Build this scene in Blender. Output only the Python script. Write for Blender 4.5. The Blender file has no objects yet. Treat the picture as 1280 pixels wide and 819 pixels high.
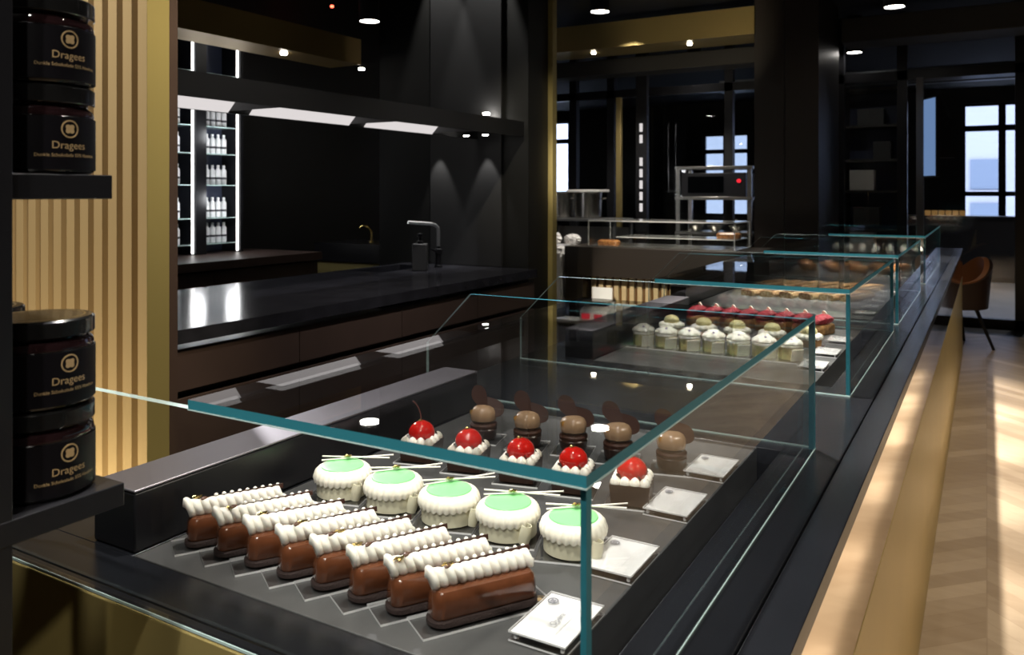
import bpy, bmesh, math, random
from mathutils import Vector, Matrix
random.seed(7)
C = bpy.context.scene.collection
PI = math.pi
def R(a): return math.radians(a)

# ------------------------------------------------------------------ materials
def principled(name, col, rough=0.5, metal=0.0, spec=0.5, coat=0.0, emis=None, es=0.0, sss=0.0, var=0.0, vscale=30.0, bump=0.0, bscale=200.0, tint=None):
    m = bpy.data.materials.new(name); m.use_nodes = True
    nt = m.node_tree; b = nt.nodes['Principled BSDF']
    b.inputs['Base Color'].default_value = (*col, 1)
    b.inputs['Roughness'].default_value = rough
    b.inputs['Metallic'].default_value = metal
    b.inputs['Specular IOR Level'].default_value = spec
    b.inputs['Coat Weight'].default_value = coat
    b.inputs['Coat Roughness'].default_value = 0.05
    if sss:
        b.inputs['Subsurface Weight'].default_value = sss
        b.inputs['Subsurface Radius'].default_value = (1.0, 0.8, 0.6)
        b.inputs['Subsurface Scale'].default_value = 0.004
    if emis:
        b.inputs['Emission Color'].default_value = (*emis, 1)
        b.inputs['Emission Strength'].default_value = es
    if var or bump:
        tc = nt.nodes.new('ShaderNodeTexCoord')
    if var:
        n = nt.nodes.new('ShaderNodeTexNoise'); n.inputs['Scale'].default_value = vscale; n.inputs['Detail'].default_value = 5
        nt.links.new(tc.outputs['Object'], n.inputs['Vector'])
        mx = nt.nodes.new('ShaderNodeMix'); mx.data_type = 'RGBA'
        c2 = tint if tint else tuple(c*(1-var) for c in col)
        mx.inputs[6].default_value = (*col, 1); mx.inputs[7].default_value = (*c2, 1)
        rp = nt.nodes.new('ShaderNodeMapRange'); rp.inputs[1].default_value = .35; rp.inputs[2].default_value = .65
        nt.links.new(n.outputs['Fac'], rp.inputs[0]); nt.links.new(rp.outputs[0], mx.inputs[0])
        nt.links.new(mx.outputs[2], b.inputs['Base Color'])
    if bump:
        n2 = nt.nodes.new('ShaderNodeTexNoise'); n2.inputs['Scale'].default_value = bscale
        nt.links.new(tc.outputs['Object'], n2.inputs['Vector'])
        bp = nt.nodes.new('ShaderNodeBump'); bp.inputs['Strength'].default_value = bump; bp.inputs['Distance'].default_value = .002
        nt.links.new(n2.outputs['Fac'], bp.inputs['Height']); nt.links.new(bp.outputs['Normal'], b.inputs['Normal'])
    return m

def thin_glass(name, tint=(.985, .993, .990), base=.04, rough=0.0):
    m = bpy.data.materials.new(name); m.use_nodes = True
    nt = m.node_tree; nt.nodes.clear()
    out = nt.nodes.new('ShaderNodeOutputMaterial'); mix = nt.nodes.new('ShaderNodeMixShader')
    tr = nt.nodes.new('ShaderNodeBsdfTransparent'); tr.inputs[0].default_value = (*tint, 1)
    gl = nt.nodes.new('ShaderNodeBsdfGlossy'); gl.inputs['Roughness'].default_value = rough
    lw = nt.nodes.new('ShaderNodeLayerWeight'); lw.inputs[0].default_value = .5
    pw = nt.nodes.new('ShaderNodeMath'); pw.operation = 'POWER'; pw.inputs[1].default_value = 5
    ml = nt.nodes.new('ShaderNodeMath'); ml.operation = 'MULTIPLY_ADD'; ml.inputs[1].default_value = 1-base; ml.inputs[2].default_value = base
    nt.links.new(lw.outputs['Facing'], pw.inputs[0]); nt.links.new(pw.outputs[0], ml.inputs[0])
    nt.links.new(ml.outputs[0], mix.inputs[0]); nt.links.new(tr.outputs[0], mix.inputs[1]); nt.links.new(gl.outputs[0], mix.inputs[2])
    nt.links.new(mix.outputs[0], out.inputs[0])
    return m

def emit(name, col, s):
    m = bpy.data.materials.new(name); m.use_nodes = True
    nt = m.node_tree; nt.nodes.clear()
    o = nt.nodes.new('ShaderNodeOutputMaterial'); e = nt.nodes.new('ShaderNodeEmission')
    e.inputs[0].default_value = (*col, 1); e.inputs[1].default_value = s
    nt.links.new(e.outputs[0], o.inputs[0])
    return m

def parquet(name):
    m = bpy.data.materials.new(name); m.use_nodes = True
    nt = m.node_tree; b = nt.nodes['Principled BSDF']; N = nt.nodes.new; L = nt.links.new
    def math_(op, a=None, bb=None):
        n = N('ShaderNodeMath'); n.operation = op
        for k, v in ((0, a), (1, bb)):
            if v is None: continue
            if isinstance(v, (int, float)): n.inputs[k].default_value = v
            else: L(v, n.inputs[k])
        return n.outputs[0]
    tc = N('ShaderNodeTexCoord'); sp = N('ShaderNodeSeparateXYZ'); L(tc.outputs['Object'], sp.inputs[0])
    x, y = sp.outputs[0], sp.outputs[1]
    cw, bw = .34, .11
    xf = math_('PINGPONG', x, cw)
    col = math_('FLOOR', math_('DIVIDE', x, cw))
    yy = math_('DIVIDE', math_('ADD', y, math_('MULTIPLY', xf, 1.0)), bw)
    row = math_('FLOOR', yy)
    cmb = N('ShaderNodeCombineXYZ'); L(col, cmb.inputs[0]); L(row, cmb.inputs[1])
    wn = N('ShaderNodeTexWhiteNoise'); wn.noise_dimensions = '3D'; L(cmb.outputs[0], wn.inputs['Vector'])
    ns = N('ShaderNodeTexNoise'); ns.inputs['Scale'].default_value = 5; ns.inputs['Detail'].default_value = 6
    mp = N('ShaderNodeMapping'); mp.inputs['Scale'].default_value = (1.2, 5, 1); mp.inputs['Rotation'].default_value = (0, 0, R(45))
    L(tc.outputs['Object'], mp.inputs[0]); L(mp.outputs[0], ns.inputs['Vector'])
    fac = math_('ADD', math_('MULTIPLY', wn.outputs['Value'], .55), math_('MULTIPLY', ns.outputs['Fac'], .55))
    cr = N('ShaderNodeValToRGB'); cr.color_ramp.elements[0].color = (.28, .20, .125, 1); cr.color_ramp.elements[1].color = (.43, .33, .225, 1)
    cr.color_ramp.elements[0].position = .15; cr.color_ramp.elements[1].position = .85
    L(fac, cr.inputs[0])
    fr = math_('FRACT', yy)
    seam = math_('LESS_THAN', fr, .03)
    fx = math_('FRACT', math_('DIVIDE', x, cw)); seam2 = math_('LESS_THAN', fx, .010)
    sm = math_('MAXIMUM', seam, seam2)
    mx = N('ShaderNodeMix'); mx.data_type = 'RGBA'; mx.inputs[7].default_value = (.18, .11, .06, 1)
    L(math_('MULTIPLY', sm, .35), mx.inputs[0]); L(cr.outputs[0], mx.inputs[6]); L(mx.outputs[2], b.inputs['Base Color'])
    b.inputs['Roughness'].default_value = .38
    return m

M = {}
M['black'] = principled('black_lacquer', (.010, .010, .012), .32)
M['stone'] = principled('black_stone', (.034, .034, .042), .15, var=.35, vscale=9)
M['edge_stone'] = principled('counter_stone', (.010, .011, .014), .26, var=.3, vscale=6)
M['well'] = principled('well_black', (.006, .006, .006), .6)
M['tray'] = principled('tray_slate', (.060, .060, .060), .42, var=.25, vscale=14)
M['tray_lip'] = principled('tray_lip', (.030, .030, .030), .35)
M['ledge'] = principled('ledge_top_grey', (.30, .28, .31), .42, metal=.85)
M['brass'] = principled('satin_brass', (.56, .43, .17), .38, metal=.85, var=.06, vscale=3)
M['brass_panel'] = principled('brass_panel', (.34, .27, .10), .45, metal=.3)
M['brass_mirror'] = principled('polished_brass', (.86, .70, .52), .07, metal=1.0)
M['slat_face'] = principled('brass_slat_face', (.60, .46, .26), .55)
M['bronze'] = principled('dark_bronze', (.26, .17, .055), .45, metal=.8)
M['brass_face'] = principled('brass_face', (.42, .34, .13), .45, metal=.3)
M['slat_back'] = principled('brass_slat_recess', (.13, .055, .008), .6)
M['drawer'] = principled('brown_drawer', (.085, .055, .046), .40, var=.15, vscale=4)
M['brown'] = principled('dark_brown_panel', (.022, .016, .012), .45)
M['wall'] = principled('black_wall', (.010, .010, .009), .55, var=.2, vscale=3)
M['wall2'] = principled('charcoal_wall', (.020, .020, .020), .6)
M['panel'] = principled('charcoal_panel', (.035, .035, .036), .5, bump=.15, bscale=900)
M['ceil'] = principled('black_ceiling', (.010, .010, .010), .8)
M['duct'] = principled('grey_duct', (.03, .028, .025), .6)
M['pipe'] = principled('dull_pipe', (.10, .11, .12), .4, metal=.5)
M['floor_dark'] = principled('dark_floor', (.02, .018, .016), .4)
M['floor_grey'] = principled('pale_stone_floor', (.34, .33, .33), .35, var=.15, vscale=2)
M['parquet'] = parquet('light_oak_parquet')
M['chrome'] = principled('chrome', (.90, .90, .91), .30, metal=.8)
M['steel'] = principled('brushed_steel', (.62, .60, .56), .25, metal=1)
M['steel_dull'] = principled('dull_steel', (.16, .16, .16), .5, metal=.6)
M['white'] = principled('white_plastic', (.78, .76, .74), .4)
M['ivory_wall'] = principled('pale_wall', (.55, .53, .50), .7)
M['gold'] = principled('gold_leaf', (.95, .70, .25), .25, metal=1)
M['gold_dark'] = principled('gold_print', (.42, .29, .14), .5)
M['glass'] = thin_glass('clear_glass')
M['glass_dark'] = thin_glass('tinted_glass', (.55, .58, .60), .05)
M['glass_edge'] = principled('teal_glass_edge', (.030, .190, .240), .3, spec=.3)
M['glass_rim'] = principled('pale_glass_edge', (.50, .66, .64), .2, coat=.6)
M['acrylic'] = thin_glass('clear_acrylic', (.97, .97, .97), .05)
M['acrylic_edge'] = principled('bright_acrylic_edge', (.80, .80, .80), .25, coat=.5)
M['paper'] = principled('white_card', (.86, .86, .86), .5)
M['ink'] = principled('grey_print', (.18, .18, .20), .6)
M['ink_light'] = principled('pale_print', (.55, .55, .57), .6)
M['choc'] = principled('chocolate_glaze', (.115, .038, .016), .18, coat=.5, sss=.0, var=.2, vscale=60)
M['choc_dark'] = principled('dark_chocolate', (.030, .013, .008), .28, coat=.15)
M['choc_wing'] = principled('milk_chocolate_wing', (.045, .018, .012), .5, spec=.25)
M['cookie'] = principled('cocoa_cookie', (.022, .010, .008), .85, bump=.8, bscale=500)
M['cream'] = principled('piped_cream', (.88, .85, .76), .42, sss=.15)
M['ivory'] = principled('ivory_chocolate', (.60, .57, .42), .4, sss=.1)
M['ivory_lt'] = principled('white_chocolate_petals', (.87, .83, .70), .35, sss=.1)
M['green'] = principled('mint_green_glaze', (.25, .68, .28), .35, coat=.1)
M['stick'] = principled('white_chocolate_stick', (.85, .82, .74), .4)
M['red'] = principled('cherry_red_glaze', (.50, .012, .008), .10, coat=1.0)
M['stem'] = principled('cherry_stem', (.10, .035, .03), .35)
M['mousse'] = principled('hazelnut_mousse', (.32, .205, .12), .25, coat=.3, sss=.1)
M['bean'] = principled('coffee_bean', (.10, .045, .025), .4)
M['pist'] = principled('pistachio_sponge', (.33, .33, .12), .6, var=.35, vscale=90, tint=(.52, .42, .18), bump=.3, bscale=300)
M['lemon'] = principled('pale_lemon_dome', (.90, .80, .40), .4)
M['petal'] = principled('violet_petal', (.16, .08, .30), .5)
M['rasp'] = principled('raspberry', (.30, .014, .030), .45, coat=.1, bump=1.0, bscale=600)
M['pastry'] = principled('golden_pastry', (.52, .27, .09), .5, var=.6, vscale=40, bump=.5, bscale=250)
M['crust'] = principled('croissant_crust', (.46, .20, .06), .35, coat=.2, var=.5, vscale=60, tint=(.20, .07, .02))
M['crisp'] = principled('crisp_topping', (.62, .45, .25), .6, var=.6, vscale=90, bump=1.0, bscale=300, tint=(.30, .16, .06))
M['jar'] = principled('black_glass_jar', (.004, .004, .004), .12, coat=.3)
M['jar_glass'] = principled('jar_window', (.018, .008, .009), .06, coat=1.0)
M['label'] = principled('black_label', (.004, .0035, .005), .4, spec=.2)
M['lid'] = principled('black_lid', (.008, .008, .008), .22, coat=.3)
M['lid_gold'] = principled('gold_lid_top', (.42, .30, .13), .3, metal=.9)
M['leather'] = principled('tan_leather', (.40, .15, .05), .45)
M['shell'] = principled('dark_brown_shell', (.035, .018, .012), .4)
M['bottle'] = principled('pale_bottle', (.85, .85, .86), .3, coat=.3)
M['bottle_dk'] = principled('dark_bottle_band', (.05, .05, .06), .3)
M['blueglass'] = principled('blue_backed_glass', (.05, .06, .10), .2)
M['led'] = emit('led_strip', (1.0, .98, .96), 2.2)
M['led_tray'] = emit('hood_led', (1.0, .94, .93), .5)
M['lamp'] = emit('lamp_glow', (1.0, .95, .88), 30)
M['lamp_small'] = emit('lamp_glow_small', (1.0, .96, .90), 16)
M['red_led'] = emit('red_led', (1.0, .08, .04), 6)
M['red_digit'] = emit('red_digits', (1.0, .03, .05), .7)
M['screen'] = emit('blue_screen', (.16, .27, .50), .55)
M['candle'] = emit('amber_glow', (1.0, .55, .18), .12)
M['stone_out'] = principled('facade_stone', (.55, .55, .60), .8)
M['out_glass'] = principled('facade_window', (.25, .30, .38), .3)

# ------------------------------------------------------------------ mesh builder
class MB:
    def __init__(s): s.v = []; s.f = []; s.m = []
    def add(s, vs, fs, mi=0, M4=None):
        o = len(s.v)
        s.v += [tuple(M4 @ Vector(p)) if M4 else tuple(p) for p in vs]
        for f in fs: s.f.append(tuple(i+o for i in f)); s.m.append(mi)
        return s
    def box(s, a, b, mi=0, M4=None):
        (x0, y0, z0), (x1, y1, z1) = a, b
        v = [(x0,y0,z0),(x1,y0,z0),(x1,y1,z0),(x0,y1,z0),(x0,y0,z1),(x1,y0,z1),(x1,y1,z1),(x0,y1,z1)]
        return s.add(v, [(3,2,1,0),(4,5,6,7),(0,1,5,4),(1,2,6,5),(2,3,7,6),(3,0,4,7)], mi, M4)
    def loft(s, rings, mi=0, cap=True, M4=None, closed=False):
        n = len(rings[0]); v = [p for r in rings for p in r]; f = []
        K = len(rings)
        for k in range(K if closed else K-1):
            k2 = (k+1) % K
            for i in range(n):
                j = (i+1) % n
                f.append((k*n+i, k*n+j, k2*n+j, k2*n+i))
        if cap and not closed:
            f.append(tuple(range(n-1, -1, -1))); f.append(tuple((K-1)*n+i for i in range(n)))
        return s.add(v, f, mi, M4)
    def lathe(s, prof, n=32, mi=0, M4=None, cap=True, wob=None):
        rings = []
        for r, z in prof:
            rings.append([((r+(wob(i/n, z) if wob else 0))*math.cos(2*PI*i/n), (r+(wob(i/n, z) if wob else 0))*math.sin(2*PI*i/n), z) for i in range(n)])
        return s.loft(rings, mi, cap, M4)
    def rrect(s, levels, seg=6, mi=0, M4=None):
        rings = []
        for z, l, w, r in levels:
            r = min(r, l/2-1e-5, w/2-1e-5); ring = []
            for cx, cy, a0 in ((l/2-r, w/2-r, 0), (-l/2+r, w/2-r, 90), (-l/2+r, -w/2+r, 180), (l/2-r, -w/2+r, 270)):
                for k in range(seg+1):
                    a = R(a0+90*k/seg); ring.append((cx+r*math.cos(a), cy+r*math.sin(a), z))
            rings.append(ring)
        return s.loft(rings, mi, True, M4)
    def tube(s, pts, rad, n=10, mi=0, M4=None):
        rings = []; P = [Vector(p) for p in pts]
        up = None
        for i, p in enumerate(P):
            d = (P[min(i+1, len(P)-1)]-P[max(i-1, 0)]).normalized()
            if up is None:
                up = Vector((0, 0, 1)) if abs(d.z) < .9 else Vector((1, 0, 0))
            a = d.cross(up).normalized(); b = a.cross(d).normalized(); up = b
            r = rad[i] if isinstance(rad, (list, tuple)) else rad
            rings.append([tuple(p+a*r*math.cos(2*PI*k/n)+b*r*math.sin(2*PI*k/n)) for k in range(n)])
        return s.loft(rings, mi, True, M4)
    def ell(s, c, r, nu=14, nv=9, mi=0, M4=None, fn=None):
        rings = []
        for j in range(nv+1):
            ph = -PI/2+PI*j/nv
            ph = max(-PI/2+.02, min(PI/2-.02, ph))
            ring = []
            for i in range(nu):
                th = 2*PI*i/nu
                q = Vector((math.cos(ph)*math.cos(th), math.cos(ph)*math.sin(th), math.sin(ph)))
                if fn: q = q*fn(q)
                ring.append((c[0]+r[0]*q.x, c[1]+r[1]*q.y, c[2]+r[2]*q.z))
            rings.append(ring)
        return s.loft(rings, mi, True, M4)
    def prism(s, poly, z0, z1, mi=0, M4=None):
        return s.loft([[(x, y, z0) for x, y in poly], [(x, y, z1) for x, y in poly]], mi, True, M4)
    def mesh(s, name, mats, smooth=35, fix=True):
        me = bpy.data.meshes.new(name); me.from_pydata(s.v, [], s.f)
        if not isinstance(mats, (list, tuple)): mats = [mats]
        for m in mats: me.materials.append(m)
        for p, mi in zip(me.polygons, s.m): p.material_index = mi
        if fix:
            bm = bmesh.new(); bm.from_mesh(me); bmesh.ops.recalc_face_normals(bm, faces=bm.faces); bm.to_mesh(me); bm.free()
        if smooth:
            me.polygons.foreach_set('use_smooth', [True]*len(me.polygons)); me.set_sharp_from_angle(angle=R(smooth))
        me.update()
        return me
    def build(s, name, mats, parent=None, smooth=35, loc=None, bevel=0):
        return link(name, s.mesh(name, mats, smooth), parent, loc, bevel)
def link(name, me, parent=None, loc=None, bevel=0):
    o = bpy.data.objects.new(name, me); C.objects.link(o)
    if parent: o.parent = parent
    if loc: o.location = loc
    if bevel:
        b = o.modifiers.new('Bevel', 'BEVEL'); b.width = bevel; b.segments = 2; b.limit_method = 'ANGLE'
    return o
def bx(a, b, mi=0): return MB().box(a, b, mi)
def tag(o, label, cat, group=None):
    o['label'] = label; o['category'] = cat
    if group: o['group'] = group
    return o
def thing(name, label, cat, loc=(0,0,0), rz=0, group=None):
    o = bpy.data.objects.new(name, None); C.objects.link(o); o.empty_display_size = .05
    o.location = loc; o.rotation_euler = (0, 0, rz)
    return tag(o, label, cat, group)
def struct(o): o['kind'] = 'structure'; return o
def dup(root, loc, rz, label, group=None):
    r = root.copy(); C.objects.link(r); r.location = loc; r.rotation_euler = (0, 0, rz); r['label'] = label
    if group: r['group'] = group
    for ch in list(root.children):
        c = ch.copy(); C.objects.link(c); c.parent = r
        for g in list(ch.children):
            d = g.copy(); C.objects.link(d); d.parent = c
    return r
ORD = ['first', 'second', 'third', 'fourth', 'fifth', 'sixth', 'seventh', 'eighth', 'ninth', 'tenth', 'eleventh', 'twelfth']
def ordl(i, n):
    if i == 0: return 'leftmost'
    if i == n-1: return 'rightmost'
    return ORD[i]+' from the left'
def text_mesh(s, size):
    cu = bpy.data.curves.new('lettering', 'FONT'); cu.body = s; cu.size = size; cu.align_x = 'CENTER'; cu.align_y = 'CENTER'; cu.resolution_u = 3
    o = bpy.data.objects.new('lettering', cu); C.objects.link(o)
    dg = bpy.context.evaluated_depsgraph_get(); dg.update()
    me = bpy.data.meshes.new_from_object(o.evaluated_get(dg))
    vs = [tuple(v.co) for v in me.vertices]; fs = [tuple(p.vertices) for p in me.polygons]
    bpy.data.objects.remove(o); bpy.data.curves.remove(cu); bpy.data.meshes.remove(me)
    return vs, fs

# ------------------------------------------------------------------ camera
F = 1020.0
TH = math.atan(593/F)
cam = bpy.data.cameras.new('camera'); co = bpy.data.objects.new('camera', cam); C.objects.link(co)
cam.sensor_width = 36; cam.lens = 36*F/1280; cam.shift_y = -168.5/1280
cam.clip_start = .02; cam.clip_end = 200
co.location = (0, 0, 1.40); co.rotation_euler = (PI/2, 0, TH)
cam.dof.use_dof = True; cam.dof.focus_distance = 1.45; cam.dof.aperture_fstop = 9
bpy.context.scene.camera = co
cs, sn = math.cos(TH), math.sin(TH)
def atz(px, py, z):
    t = (1.40-z)*F/(py-241); l = (px-640)*t/F
    return (l*cs-t*sn, l*sn+t*cs, z)
def aty(px, py, Y):
    k = (px-640)/F; t = Y/(k*sn+cs)
    return (t*(k*cs-sn), Y, 1.40-(py-241)*t/F)

# ------------------------------------------------------------------ setting
CEIL = 3.35
XL, XR = -5.5, 4.0
struct(bx((-1.19, -3, -.1), (XR, 9.3, 0)).build('floor', M['parquet'], smooth=0))
struct(bx((XL, -3, -.1), (-1.19, 9.9, 0)).build('floor_kitchen', M['floor_dark'], smooth=0))
struct(bx((-1.19, 9.3, -.1), (XR, 9.9, 0)).build('floor_threshold', M['floor_dark'], smooth=0))
struct(bx((-10.5, 9.9, -.1), (XR, 17.6, 0)).build('floor_far', M['floor_grey'], smooth=0))
struct(bx((XL, -3, CEIL), (XR, 9.9, CEIL+.1)).build('ceiling', M['ceil'], smooth=0))
struct(bx((-10.5, 9.9, CEIL), (XR, 17.6, CEIL+.1)).build('ceiling_far', M['ceil'], smooth=0))
struct(bx((XL-.1, -3, 0), (XL, 9.8, CEIL)).build('wall_left', M['wall'], smooth=0))
struct(bx((XR, -3, 0), (XR+.1, 17.6, CEIL)).build('wall_right', M['wall2'], smooth=0))
struct(bx((XL, -3.1, 0), (XR, -3, CEIL)).build('wall_back', M['wall2'], smooth=0))
struct(bx((-10.6, 9.8, 0), (-10.5, 17.6, CEIL)).build('wall_far_left', M['wall2'], smooth=0))
struct(bx((-10.5, 9.8, 0), (XL-.1, 9.9, CEIL)).build('wall_inner', M['wall2'], smooth=0))
# far wall with window openings
WY = 17.5
wins = []
def win_rect(x0, x1, y0, y1):
    a = aty(x0, y0, WY); b = aty(x1, y1, WY)
    return [a[0], b[0], b[2], a[2]]
w1 = win_rect(1203, 1275, 130, 275); w1[1] = w1[0]+1.28
w2 = win_rect(680, 711, 153, 233); w2[2] = .9; w2[0] = w2[1]-1.2
w3 = win_rect(878, 906, 168, 236); w3[2] = .9; w3[1] = w3[0]+1.0
wins = sorted([w2, w3, w1], key=lambda w: w[0])
fw = MB(); xprev = -10.5
for w in wins:
    fw.box((xprev, WY, 0), (w[0], WY+.3, CEIL)); fw.box((w[0], WY, 0), (w[1], WY+.3, w[2])); fw.box((w[0], WY, w[3]), (w[1], WY+.3, CEIL)); xprev = w[1]
fw.box((xprev, WY, 0), (XR, WY+.3, CEIL))
struct(fw.build('wall_far', M['wall2'], smooth=0))
for i, w in enumerate(wins):
    x0, x1, z0, z1 = w
    f = MB(); y0, y1 = WY+.05, WY+.12
    for a, b in (((x0, z0), (x0+.05, z1)), ((x1-.05, z0), (x1, z1)), ((x0, z0), (x1, z0+.05)), ((x0, z1-.05), (x1, z1)),
                 (((x0+x1)/2-.06, z0), ((x0+x1)/2+.06, z1)), ((x0, z0+(z1-z0)*.20), (x1, z0+(z1-z0)*.24)), ((x0, z0+(z1-z0)*.76), (x1, z0+(z1-z0)*.81))):
        f.box((a[0], y0, a[1]), (b[0], y1, b[1]))
    o = struct(f.build('window_%d' % (i+1), M['black'], smooth=0))
    g = bx((x0+.03, WY+.08, z0+.03), (x1-.03, WY+.09, z1-.03)).build('pane', M['glass_dark' if i == 1 else 'glass'], o, smooth=0)
# outside facade
fac = thing('facade_building', 'pale grey stone building seen through the far right window', 'building', (0, 27, 0))
b = MB(); b.box((-3.3, 0, -3), (9, 3, 7.0)); b.build('wall', M['stone_out'], fac, smooth=0)
for i in range(5):
    for j in range(3):
        x = -2.9+i*1.25; z = -1.0+j*1.25
        wf = bx((x, -.06, z), (x+.8, .02, z+.85)).build('window', M['out_glass'], fac, smooth=0)
        bx((x-.06, -.12, z-.1), (x+.86, 0, z-.03)).build('ledge', M['stone_out'], wf, smooth=0)

# partition of black frames and glass at Y = 9.8
pt = MB(); PY = 9.80
def xat(px, Y):
    k = (px-640)/F; t = Y/(k*sn+cs); return t*(k*cs-sn)
mull = [xat(px, PY) for px in (718, 765, 803, 912, 1050, 1128, 1276)]
for x in mull: pt.box((x-.05, PY-.05, 0), (x+.05, PY+.05, CEIL-.002))
pt.box((XL, PY-.05, 0), (XR, PY+.05, .10)); pt.box((XL, PY-.05, 2.62), (XR, PY+.05, 2.72))
struct(pt.build('wall_partition', M['black'], smooth=0))
xs = sorted([XL]+mull+[XR])
for i in range(len(xs)-1):
    o = struct(bx((xs[i]+.05, PY-.006, .1), (xs[i+1]-.05, PY+.006, 2.62)).build('trim_glazing_%d' % (i+1), M['glass'], smooth=0))

# soffit bands
BZ0, BZ1 = 2.86, 3.14
a = aty(680, 66, 8.0); b_ = aty(943, 42, 8.0)
struct(bx((-4.3, 8.0, b_[2]), (-1.93, 8.5, aty(943, 7, 8.0)[2])).build('trim_1', M['brass'], smooth=0))
struct(bx((-4.25, -1.0, 2.335), (-3.95, 4.60, 2.52)).build('trim_2', M['bronze'], smooth=0))
# column
colm = MB()
colm.box((-1.94, 8.0, 0), (-1.66, 9.2, CEIL-.002)); colm.box((-1.655, 8.0, 0), (-1.35, 9.2, CEIL-.002))
struct(colm.build('trim_column', M['brown'], smooth=0))
# kitchen end wall with spot-lit panel and gold jamb
struct(bx((-3.72, 4.53, 0), (-2.515, 4.86, CEIL-.002)).build('wall_kitchen_end', M['wall'], smooth=0))
struct(bx((-3.26, 4.505, .921), (-2.70, 4.529, CEIL-.002)).build('trim_3', M['panel'], smooth=0, bevel=.002))
struct(bx((-2.5145, 4.80, 0), (-2.480, 4.86, CEIL-.002)).build('trim_4', M['brass_face'], smooth=0))

# slatted wall at left
SY = 1.50; SX = -2.086
sw = MB()
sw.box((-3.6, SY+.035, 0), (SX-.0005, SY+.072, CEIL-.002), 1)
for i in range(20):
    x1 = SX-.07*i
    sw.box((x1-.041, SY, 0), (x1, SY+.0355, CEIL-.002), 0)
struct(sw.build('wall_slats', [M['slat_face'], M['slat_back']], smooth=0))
struct(bx((SX-.02, SY+.0005, 0), (SX+.0015, SY+.0735, CEIL-.002)).build('trim_5', M['brass_face'], smooth=0))
struct(bx((-3.6, SY+.074, 0), (SX+.002, SY+.102, CEIL-.002)).build('trim_6', M['drawer'], smooth=0))

# ------------------------------------------------------------------ display counter
CASES = [(.595, 1.607), (2.053, 3.10), (3.27, 4.43), (4.80, 6.35)]
CZ = .92; CY0, CY1 = .597, 8.03
CXL, CXR = -1.185, -.176
ctr = thing('display_counter', 'long black and brass display counter running into the shop', 'counter', (-.68, .6, 0))
def P(o): o.location = (-ctr.location[0], -ctr.location[1], 0); return o
T = .03
m = MB(); m.box((-.2245, CY0, CZ-T), (CXR, CY1, CZ)); P(m.build('front_strip', M['edge_stone'], ctr, bevel=.0015))
m = MB(); m.box((-.331, CY0, CZ-T), (-.2275, CY1, CZ)); P(m.build('rail_strip', M['edge_stone'], ctr, bevel=.0015))
prev = CY0
for i, (y0, y1) in enumerate(CASES):
    ty0, ty1 = y0+.087, y1-.045
    m = MB()
    if i: m.box((CXL, prev, CZ-T), (-.3315, y0+.018, CZ))
    else: m.box((CXL, CY0, CZ-T), (-.3315, y0+.018, CZ))
    m.box((CXL, y0+.020, CZ-T), (-.3315, ty0-.002, CZ))
    m.box((CXL, ty0-.002, CZ-T), (-.976 if i < 2 else -1.099, ty1+.002, CZ))
    P(m.build('top_slab', M['edge_stone'], ctr, bevel=.001))
    P(bx((CXL+.01, ty0-.0015, CZ-.09), (-.3318, ty1+.0015, CZ-.075)).build('well', M['well'], ctr, smooth=0))
    LX = -.977 if i < 2 else -1.10
    P(bx((LX+.003, ty0, CZ-.074), (-.374, ty1, CZ)).build('tray', M['tray'], ctr, bevel=.0012))
    lx0 = LX-.089 if i < 2 else LX-.07
    P(bx((lx0, y0+.089, CZ+.0005), (LX, y1-.078, CZ+.080)).build('ledge', M['black'], ctr, bevel=.003))
    P(bx((lx0, y0+.089, CZ+.0803), (LX, y1-.078, CZ+.084)).build('ledge_top', M['ledge'], ctr, bevel=.0015))  # thin top layer in a lighter, metallic grey than the black ledge below
    prev = ty1+.002
m = MB(); m.box((CXL, prev, CZ-T), (-.3315, CY1, CZ)); P(m.build('top_slab', M['edge_stone'], ctr, bevel=.001))
P(bx((CXL+.02, CY0+.012, .0), (-.20, CY1-.01, CZ-.10)).build('carcass', M['well'], ctr, smooth=0))
P(bx((CXR-.022, CY0+.012, .686), (CXR-.002, CY1, CZ-T-.001)).build('upper_fascia', M['brass_mirror'], ctr, bevel=.001))
P(bx((CXR-.020, CY0+.012, .0), (CXR-.0025, CY1, .680)).build('lower_fascia', M['brass'], ctr, bevel=.001))
P(bx((CXL, CY0-.0045, .0), (CXR-.0025, CY0-.0005, CZ-.002)).build('end_panel', M['brass_panel'], ctr, bevel=.001))
P(bx((CXL+.02, CY1-.009, .0), (CXR-.024, CY1, CZ-T-.001)).build('rear_panel', M['black'], ctr, smooth=0))
def emblem(mb, c, r, mi=0, rot=0, n=28, w=.10):
    M4 = Matrix.Translation(c) @ Matrix.Rotation(rot, 4, 'Z')
    ring = []
    for rr, z in ((r, 0), (r, .0003), (r*(1-w), .0003), (r*(1-w), 0)):
        ring.append([(rr*math.cos(2*PI*i/n), rr*math.sin(2*PI*i/n), z) for i in range(n)])
    mb.loft(ring, mi, False, M4, closed=True)
    pts = []
    for i in range(40):
        a = 2*PI*i/40; q = r*.42*(1+.42*abs(math.sin(2*a))**1.5)
        pts.append((q*math.cos(a), q*math.sin(a)))
    mb.prism(pts, 0, .0003, mi, M4)
m = MB(); ce = atz(675, 750, CZ); emblem(m, (ce[0], ce[1], CZ+.0002), .009)
o = P(m.build('emblem', M['gold_dark'], ctr)); o['label'] = 'small round gold emblem on the slate tray'

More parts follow.
